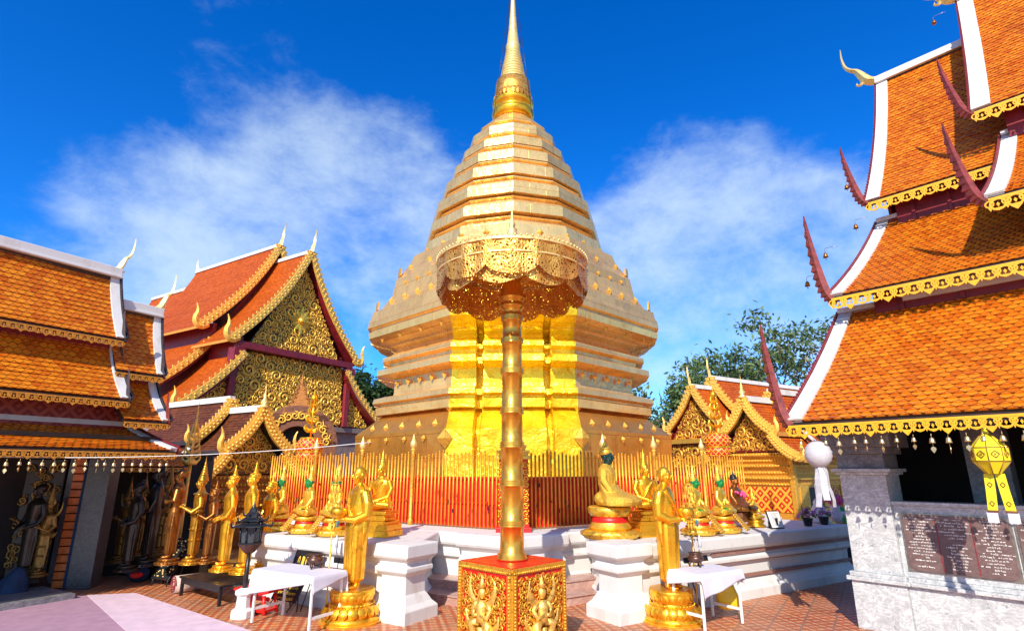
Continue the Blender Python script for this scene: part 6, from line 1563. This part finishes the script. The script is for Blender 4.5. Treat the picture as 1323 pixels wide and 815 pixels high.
# hanging lanterns on the right
def yellow_lantern():
    c = RP.P(2.17, .06, 0); t = thing('paper_lantern', 'yellow faceted paper lantern with two long tails hanging before the marble wall', 'lantern', c + UP * 2.62); ca = c
    zt, z1, z2, zb = 2.60, 2.44, 2.29, 2.15; r = .175
    def ring(z, r, n=8, o=0): return [ca + V((r * math.cos(2 * math.pi * k / n + o), r * math.sin(2 * math.pi * k / n + o), z)) for k in range(n)]
    mb = MB(); rr = [ring(zt, .035), ring(z1, r), ring(z2, r), ring(zb, .07)]
    for A, B in zip(rr[:-1], rr[1:]):
        for k in range(8): mb.add([A[k], A[(k + 1) % 8], B[(k + 1) % 8], B[k]], [(0, 1, 2, 3)])
    mb.lathe([(.05, zt - .02), (.03, zt + .06), (0, zt + .16)], ca, 4, False); mb.build('paper_body', M['yellowpaper'], t)
    mb = MB()
    for A, B in zip(rr[:-1], rr[1:]):
        for k in range(8): mb.tube([A[k], B[k]], .006, 5); mb.tube([A[k], A[(k + 1) % 8]], .006, 5); 
    for k in range(8):
        m = (rr[1][k] + rr[1][(k + 1) % 8] + rr[2][k] + rr[2][(k + 1) % 8]) / 4; d = V((m.x - ca.x, m.y - ca.y, 0)).normalized(); X = UP.cross(d); m += d * .004; w = .04
        for a in range(4):
            q1 = [(w, 0), (0, w), (-w, 0), (0, -w)]; p, q = q1[a], q1[(a + 1) % 4]; mb.tube([m + X * p[0] + UP * p[1], m + X * q[0] + UP * q[1]], .006, 4)
        mb.obox(m, X * .010, d * .003, UP * .010)
    mb.build('ribs', M['goldline'], t)
    for s in (-1, 1):
        X = RP.e.to_3d(); o = ca + X * s * .05; pts = [o + UP * zb, o + X * s * .012 + UP * 1.95, o + X * s * .03 + UP * 1.74]
        mb = MB(); strip(mb, [p - X * .045 for p in pts], X, .09, RP.n, .006); tl = mb.build('tail', M['yellowpaper'], t)
        mb = MB(); p = pts[-1]; mb.obox(p + UP * .0, X * .052, RP.n.to_3d() * .006, UP * .012); mb.build('brown_hem', M['brownwood'], tl)
        mb = MB(); rnd = random.Random(1)
        for k in range(10): x = -.045 + k * .01; mb.obox(p + X * x - UP * .065 + X * s * .012, X * .0045, RP.n.to_3d() * .002, UP * rnd.uniform(.055, .065))
        mb.build('white_fringe', M['linen'], tl); mb = MB()
        for k in range(2):
            m = pts[k].lerp(pts[k + 1], .6) - RP.n.to_3d() * .004; w = .022
            for a in range(4): q1 = [(w, 0), (0, w * 1.3), (-w, 0), (0, -w * 1.3)]; p_, q_ = q1[a], q1[(a + 1) % 4]; mb.tube([m + X * p_[0] + UP * p_[1], m + X * q_[0] + UP * q_[1]], .005, 4)
        mb.build('tail_motif', M['goldline'], tl)
    mb = MB(); mb.tube([ca + UP * 2.74, ca + UP * 2.86], .004, 4); mb.build('cord', M['ropewhite'], t)
M['yellowpaper'] = plain('yellow_lantern_paper', (.85, .72, .015), .6, var=.06); M['goldline'] = plain('dark_gold_lines', (.30, .16, .02), .5)
yellow_lantern()
def white_lantern():
    c = RP.P(.33, .02, 0); t = thing('white_lantern', 'round white paper lantern with white cloth tail hanging at the pavilion corner', 'lantern', c + UP * 2.6); mb = MB(); n = 16; pr = []
    for i in range(n + 1): th = math.pi * (.06 + .88 * i / n); pr.append((.17 * math.sin(th) * (1 + .05 * (i % 2)), 2.40 + .18 * math.cos(th)))
    mb.lathe(pr, c, 28); mb.build('paper_globe', M['lanternpaper'], t)
    mb = MB(); mb.ring(c + UP * 2.56, (1, 0, 0), (0, 1, 0), UP, .06, .045, .03, 16); mb.tube([c + UP * 2.56, c + UP * 2.84], .004, 4); mb.build('wire', M['silver'], t)
    for k in range(7):
        a = k * .898; d = V((math.cos(a), math.sin(a), 0)); X = V((-d.y, d.x, 0)); pts = [c + d * (.05 + .012 * j + .012 * math.sin(j * 1.7 + k)) + UP * (2.25 - j * .09) for j in range(7 - k % 2)]
        mb = MB(); strip(mb, [p - X * .042 for p in pts], X, .084, d, .004); mb.build('cloth_ribbon', M['lanternpaper'], t)
white_lantern()

# things on the long right plinth
def flower_pot(px, label, pm, seed):
    q = on_plinth(px, .30, 1); t = thing('flower_pot', label, 'flower pot', q); rnd = random.Random(seed); mb = MB(); mb.lathe([(.07, 0), (.075, .01), (.10, .13), (.11, .13), (.11, .155), (.095, .155), (.09, .12)], q, 18); mb.build('pot', M['black'], t)
    mb = MB(); fl = MB()
    for k in range(46):
        a, th = rnd.uniform(0, 6.28), rnd.uniform(.1, 1.5); d = V((math.sin(th) * math.cos(a), math.sin(th) * math.sin(a), math.cos(th))); p = q + UP * .16 + d * rnd.uniform(.08, .20); X = d.orthogonal().normalized(); Y = d.cross(X)
        if k % 2: mb.add([p - X * .03, p - Y * .05, p + X * .03, p + Y * .06 + d * .02], [(0, 1, 2, 3)])
        else:
            for j in range(5): b = j * 1.257; e_ = X * math.cos(b) + Y * math.sin(b); f_ = Y * math.cos(b) - X * math.sin(b); fl.add([p + d * .03, p + d * .035 + e_ * .03 - f_ * .018, p + d * .05 + e_ * .045, p + d * .035 + e_ * .03 + f_ * .018], [(0, 1, 2, 3)])
    mb.build('leaves', M['leaf'], t); fl.build('blossoms', M[pm], t)
flower_pot(1046, 'pot of purple flowers on the long plinth, nearer the white book', 'purple', 1)
flower_pot(1067, 'pot of purple flowers on the long plinth, below the white lantern', 'purple', 2)
def bouquet():
    q = on_plinth(1084, .55, 1); t = thing('pink_bouquet', 'tall bunch of bright pink flowers beside the marble pier', 'flowers', q); rnd = random.Random(4); mb, lf = MB(), MB(); mb2 = MB(); mb2.lathe([(.09, 0), (.13, .12), (.09, .3), (.11, .34)], q, 16); mb2.build('vase', M['linen'], t)
    for k in range(70):
        d = V((rnd.gauss(0, 1), rnd.gauss(0, 1), abs(rnd.gauss(0, 1)))).normalized(); p = q + UP * .38 + d * rnd.uniform(.05, .26); X = d.orthogonal().normalized(); Y = d.cross(X); T = mb if k % 5 else lf
        for j in range(5): b = j * 1.257 + k; e_ = X * math.cos(b) + Y * math.sin(b); f_ = Y * math.cos(b) - X * math.sin(b); T.add([p, p + e_ * .035 - f_ * .02, p + d * .02 + e_ * .06, p + e_ * .035 + f_ * .02], [(0, 1, 2, 3)])
    mb.build('blossoms', M['pink'], t); lf.build('leaves', M['leaf'], t)
bouquet()
q = on_plinth(1062, .62, 1); mb = MB(); mb.lathe([(.20, 0), (.21, .04), (.19, .10), (.17, .22), (.11, .34), (.09, .38), (.10, .42), (.05, .5)], q, 24); tag(mb.build('white_urn', M['white'], None, q), 'plain white bell shaped urn behind the two flower pots', 'urn')
def book():
    q = on_plinth(1006, .30, 1); t = thing('open_notice', 'white printed notice on slanted stand on the long plinth', 'notice', q); X = V((.94, .34, 0)).normalized(); Yv = (V((-.34, .94, 0)) * .35 + UP).normalized(); N = X.cross(Yv); N = N if N.y < 0 else -N
    mb = MB(); mb.obox(q + Yv * .17, X * .16, Yv * .17, N * .012); mb.obox(q - N * .12 + UP * .10, X * .02, N * .12, UP * .1); mb.build('stand', M['black'], t)
    mb = MB(); mb.obox(q + Yv * .172 + N * .016, X * .145, Yv * .155, N * .003); sh = mb.build('sheet', M['whitepaint'], t); mb = MB(); rnd = random.Random(2)
    for k in range(11): mb.obox(q + Yv * (.29 - k * .023) + N * .0205 + X * rnd.uniform(-.01, .01), X * rnd.uniform(.06, .12), Yv * .003, N * .0008)
    mb.build('lettering', M['black'], sh)
book()
# small seated figures near the lattice shrine
sg = seated('small_seated_buddha', M['gold_bright'], M['gold_bright'], M['gold_bright'], 'small'); mb = MB(); mb.lathe([(.30, -.22), (.32, -.18), (.24, -.12), (.3, -.03), (.28, 0)], (0, 0, 0), 24); mb.build('seat', M['gold'], sg)
place(sg, [], on_plinth(978, .75, 1) + UP * .14, R(40), .60, 'small bright golden seated buddha in front of the diamond lattice wall')
hm = seated('hermit_statue', M['bronze'], M['bronze'], M['black'], 'robe'); mb = MB(); mb.box((0, 0, -.12), (.66, .5, .24)); mb.build('base', M['brownwood'], hm, bevel=.02); mb = MB(); rnd = random.Random(5)
for k in range(40): a = rnd.uniform(0, 6.28); mb.ball((.16 * math.cos(a), -.05 + .13 * math.sin(a) - .04, .44 - .08 * math.cos(a * 1 + 1.5) + rnd.uniform(-.02, .02)), .03, 6, 4)
mb.build('pink_garland', M['pink'], hm); place(hm, [], on_plinth(956, 1.0, 1) + UP * .30, R(45), .85, 'dark bronze seated hermit figure with pink garland beside the fence end')

# yellow cloth bag hanging from the right table
q = O2 + X2 * (.46 + .16) + Y2 * .12; mb = MB(); mb.loft([(.12, q.x, q.y, .13, .11), (.16, q.x, q.y, .17, .14), (.30, q.x, q.y, .165, .14), (.45, q.x - .02, q.y, .13, .11), (.62, q.x - .06, q.y, .09, .07), (.74, q.x - .11, q.y, .05, .03)], 30, robe_fold(7, .05)); tag(mb.build('yellow_bag', M['yellowcloth'] if 'yellowcloth' in M else plain('sheer_yellow_cloth', (.85, .55, .02), .5, var=.2, bump=.3, bscale=20), None, V((q.x, q.y, .12))), 'gathered yellow cloth bag hanging at the end of the short right table', 'bag')

# person behind the marble pier
def person():
    a, c = ray(1083, 642); D = 15.0; P = V((a * D, D, 0)); hgt = CAM_H + c * D; t = thing('person', 'person in green and white top with tied dark hair, partly hidden by the marble pier', 'person', P, 0); k = hgt / 1.68; mb = MB(); q = lambda x, y, z: P + V((x, y, z)) * k
    mb.loft([(.80 * k, P.x, P.y, .165 * k, .12 * k), (.92 * k, P.x, P.y, .16 * k, .11 * k), (1.05 * k, P.x, P.y, .13 * k, .095 * k), (1.25 * k, P.x, P.y, .165 * k, .11 * k), (1.36 * k, P.x, P.y, .16 * k, .095 * k), (1.41 * k, P.x, P.y, .08 * k, .07 * k), (1.45 * k, P.x, P.y, .05 * k, .05 * k)], 24); head(mb, q(0, -.01, 1.57), .95 * k)
    for s in (-1, 1):
        mb.tube([q(s * .09, 0, .86), q(s * .09, -.01, .46), q(s * .085, .01, .08)], [.095 * k, .06 * k, .04 * k], 12); mb.ball(q(s * .085, -.06, .04), (.04 * k, .11 * k, .04 * k))
        mb.tube([q(s * .16, 0, 1.34), q(s * .21, .02, 1.08), q(s * .14, -.16, 1.0)], [.05 * k, .042 * k, .03 * k], 10); hand(mb, q(s * .14, -.16, 1.0), (-s * .4, -1, .2), (0, 0, 1), k)
    mb.build('body', M['skin'], t, fuse=.012, smooth_it=1)
    mb = MB(); mb.loft([(.82 * k, P.x, P.y, .185 * k, .135 * k), (1.05 * k, P.x, P.y, .15 * k, .115 * k), (1.25 * k, P.x, P.y, .185 * k, .125 * k), (1.37 * k, P.x, P.y, .175 * k, .108 * k), (1.42 * k, P.x, P.y, .085 * k, .075 * k)], 28, robe_fold(5, .02)); mb.build('top', M['greencloth'], t)
    mb = MB(); mb.loft([(1.18 * k, P.x, P.y, .182 * k, .128 * k), (1.25 * k, P.x, P.y, .19 * k, .13 * k), (1.30 * k, P.x, P.y, .19 * k, .128 * k)], 28, robe_fold(5, .02)); mb.build('white_band', M['linen'], t)
    mb = MB(); mb.loft([(.10 * k, P.x, P.y, .21 * k, .17 * k), (.5 * k, P.x, P.y, .19 * k, .15 * k), (.88 * k, P.x, P.y, .175 * k, .13 * k)], 28, robe_fold(6, .04)); mb.build('skirt', M['bluecloth'], t)
    mb = MB(); mb.ball(q(0, .02, 1.615), (.092 * k, .105 * k, .095 * k)); mb.ball(q(0, .13, 1.62), (.05 * k,) * 3); mb.build('hair', M['hair'], t)
person()

# red lanterns with golden tiers standing beyond the fence ends
def make_red_lantern():
    t = thing('tiered_ornament', '', 'ornament'); mb = MB(); mb.lathe([(.06, -2.0), (.06, -.1)], (0, 0, 0), 12); mb.build('pole', M['gold_orn'], t)
    mb = MB(); mb.lathe([(.10, -.1), (.2, .0), (.34, .12), (.36, .2), (.36, .34), (.30, .36)], (0, 0, 0), 20); mb.lathe([(.30, .36), (.37, .42), (.36, .62), (.28, .74), (.12, .78)], (0, 0, 0), 20)
    mb.build('red_drum', M['redlat'], t); mb = MB()
    for z, r in ((.36, .37), (.0, .22), (.74, .29)): mb.ring((0, 0, z), (1, 0, 0), (0, 1, 0), UP, r, r - .05, .05, 24)
    for k in range(24):
        a = k * math.pi / 12
        for z, r in ((.12, .345), (.24, .37), (.5, .375), (.6, .365)): mb.ball((r * math.cos(a), r * math.sin(a), z), .022, 6, 4)
    mb.lathe([(.03, .76), (.02, 1.9)], (0, 0, 0), 8)
    for z, r in ((.95, .20), (1.2, .16), (1.45, .12), (1.65, .08)):
        for k in range(6): a = k * 1.047; blade(mb, [(0, 0), (r * .6, .02), (r, .10), (r * .9, .2)], [.04, .05, .035, .004], (0, 0, z), (math.cos(a), math.sin(a), 0), UP, (-math.sin(a), math.cos(a), 0), .03)
    mb.lathe([(.03, 1.75), (.10, 1.85), (.10, 1.93), (.04, 2.0), (0, 2.15)], (0, 0, 0), 12); mb.build('gold_tiers', M['gold'], t); return t
def m_redlat():
    t = NT('red_gold_basket'); sp = t.new('ShaderNodeSeparateXYZ'); t.link(t.tc.outputs['Object'], sp.inputs[0]); an = t.math('ARCTAN2', sp.outputs[1], sp.outputs[0])
    p = t.math('SINE', t.math('ADD', t.math('MULTIPLY', an, 14), t.math('MULTIPLY', sp.outputs[2], 40))); q = t.math('SINE', t.math('SUBTRACT', t.math('MULTIPLY', an, 14), t.math('MULTIPLY', sp.outputs[2], 40)))
    m = t.math('GREATER_THAN', t.math('MAXIMUM', p, q), .80); t.set(col=t.mix(m, (.62, .02, .01), (.85, .45, .06)), rough=.45); return t.m
M['redlat'] = m_redlat(); rl = make_red_lantern(); ru = []
q = at(398, 600, 15.6); place(rl, ru, V((q.x, q.y, 2.2 + .1)), 0, .95, 'red lattice drum with golden leaf tiers standing past the left end of the fence', 'red drums with golden tiers')
q = at(929, 590, 16.0); place(rl, ru, V((q.x, q.y, 2.45)), 0, .95, 'red lattice drum with golden leaf tiers in front of the golden lattice shrine', 'red drums with golden tiers')
# flame shaped gold finial by the left shrine
q = at(248, 585, 14.0); mb = MB(); rnd = random.Random(2); mb.tube([V((q.x, q.y, 0)), V((q.x, q.y, 2.5))], .04, 8)
mb.lathe([(.12, 2.3), (.16, 2.36), (.06, 2.45)], (q.x, q.y, 0), 12)
for k in range(7):
    z = 2.35 + k * .12; r = .19 - k * .022
    for s in range(4): a = s * 1.57 + .4; blade(mb, [(0, 0), (r * .7, .03), (r, .12), (r * .8, .24)], [.022, .03, .02, .004], (q.x, q.y, z), (math.cos(a), math.sin(a), 0), UP, (-math.sin(a), math.cos(a), 0), .03)
mb.lathe([(.05, 3.1), (.03, 3.3), (.0, 3.9)], (q.x, q.y, 0), 8); tag(mb.build('flame_ornament', M['gold_barge'], None, V((q.x, q.y, 0))), 'slim golden flame ornament on a post left of the dark roofed shrine', 'ornament')
# white cord across the left
A, B = at(-5, 590, 9.5), at(480, 571, 10.6); mb = MB(); n = 24; mb.tube([A.lerp(B, k / n) - UP * .10 * 4 * (k / n) * (1 - k / n) for k in range(n + 1)], .006, 6); tag(mb.build('sacred_thread', M['ropewhite'], None, A), 'thin white sacred cord strung across above the standing figures', 'cord')

# ------------------------------------------------------------------ trees
def tree(label, base, H, cr, seed, leafm, barkm, nleaf, lsz, spread=1.0, name='broadleaf_tree', lean=(0, 0), hollow=.0):
    rnd = random.Random(seed); t = thing(name, label, 'tree', base); br = MB(); tips = []
    def grow(p, d, L, r, dep):
        n = 5; pts = [p]; rad = [r]
        for i in range(n): d = (d + V((rnd.gauss(0, .16), rnd.gauss(0, .16), rnd.gauss(0, .08) + .05))).normalized(); p = p + d * L / n; pts.append(p); rad.append(r * (1 - .42 * (i + 1) / n))
        br.tube(pts, rad, 7 if dep < 2 else 5, True)
        if dep >= 2: tips.extend(pts[2:])
        if dep == 4: return
        for k in range(rnd.choice((2, 3, 3)) if dep else 4):
            a = rnd.uniform(0, 6.28); b = d.orthogonal().normalized(); c = d.cross(b); o = (b * math.cos(a) + c * math.sin(a)); nd = (d * rnd.uniform(.55, .9) + o * rnd.uniform(.5, 1.0) * spread).normalized()
            grow(pts[-1 - rnd.choice((0, 0, 1))], nd, L * rnd.uniform(.6, .8), rad[-1] * rnd.uniform(.6, .8), dep + 1)
    grow(V(base), V((lean[0], lean[1], 1)).normalized(), H * .40, H * .022, 0)
    br.build('trunk', M[barkm], t); lf = MB(); per = max(1, nleaf // max(1, len(tips)))
    for p in tips:
        if rnd.random() < hollow: continue
        cs = rnd.uniform(.35, .8) * cr
        for k in range(per):
            q = p + V((rnd.gauss(0, 1), rnd.gauss(0, 1), rnd.gauss(0, .6))) * cs * .5; d = V((rnd.gauss(0, 1), rnd.gauss(0, 1), rnd.gauss(.6, 1))).normalized(); X = d.orthogonal().normalized(); Y = d.cross(X); a = rnd.uniform(0, 6.28); X, Y = X * math.cos(a) + Y * math.sin(a), Y * math.cos(a) - X * math.sin(a); s = lsz * rnd.uniform(.6, 1.3)
            lf.add([q - Y * s, q + X * s * .42, q + Y * s, q - X * s * .42], [(0, 1, 2, 3)])
    lf.build('crown', M[leafm], t)
a_ = at(945, 600, 34); tree('tall airy tree with pale branches rising behind the golden lattice shrine', (a_.x, 34, 0), 11.2, 1.3, 11, 'tree_leaf', 'bark', 7500, .17, 1.15, hollow=.45)
a_ = at(1030, 600, 36); tree('airy pale branched tree behind the long red hook of the right pavilion', (a_.x, 36, 0), 11.5, 1.3, 5, 'tree_leaf', 'bark', 7500, .17, 1.15, hollow=.45)
a_ = at(868, 600, 33); tree('low rounded leafy tree beside the right edge of the chedi', (a_.x, 33, 0), 7.2, 1.2, 8, 'tree_leaf', 'bark', 9000, .16, 1.0)
a_ = at(492, 600, 42); tree('dense dark green tree between the carved hall gable and the chedi', (a_.x, 42, 0), 9.0, 2.2, 3, 'tree_leaf_dark', 'bark', 16000, .22, .9)
a_ = at(470, 600, 46); tree('dark green tree half hidden behind the right eave of the carved hall', (a_.x, 46, 0), 9.4, 2.2, 9, 'tree_leaf_dark', 'bark', 12000, .22, .9)
# distant wooded hillside far behind everything, below the eaves
mb = MB(); n = 80; vs = []; fs = []
for k in range(n + 1):
    x = -260 + 520 * k / n
    for j, (y, z) in enumerate(((130, -1), (150, 4), (180, 7), (230, 8))): vs.append(V((x, y, z + noise.noise(V((x * .03, y * .05, 0))) * 2.5 * (j > 0))))
for k in range(n):
    for j in range(3): a = k * 4 + j; fs.append((a, a + 1, a + 5, a + 4))
mb.add(vs, fs, True); struct(mb.build('hills', plain('wooded_hillside', (.03, .06, .02), .9, var=.5, nscale=.2)))

# cloister ranges closing the courtyard far behind
for x0, x1, y, lb in ((15, 70, 40, 'long low white cloister range with orange roof far behind the golden lattice shrine'), (-75, -22, 44, 'long low white cloister range with orange roof far behind the carved hall')):
    t = thing('cloister', lb, 'cloister', ((x0 + x1) / 2, y, 0)); cx = (x0 + x1) / 2; L = (x1 - x0) / 2
    mb = MB(); mb.obox((cx, y + .2, 1.4), (L, 0, 0), (0, .15, 0), (0, 0, 1.4)); mb.build('wall', M['white'], t)
    A, B, D, C = V((x0 - .5, y - 1.6, 2.5)), V((x1 + .5, y - 1.6, 2.5)), V((x0 - .5, y + .6, 3.9)), V((x1 + .5, y + .6, 3.9))
    mb = MB(); roof_slope(mb, A, B, C, D, .2, .06); ro = mb.build('roof', M['tile_fine'], t); mb = MB(); roof_under(mb, A, B, C, D, .06); mb.build('soffit', M['darkwood'], ro)
    for k in range(int(L * 2 / 3.2) + 1): mb = MB(); mb.lathe([(.16, 0), (.16, .2), (.12, .25), (.12, 2.3), (.17, 2.45)], (x0 + k * 3.2, y - 1.3, 0), 12); mb.build('column', M['white'], t)
bpy.context.view_layer.update()
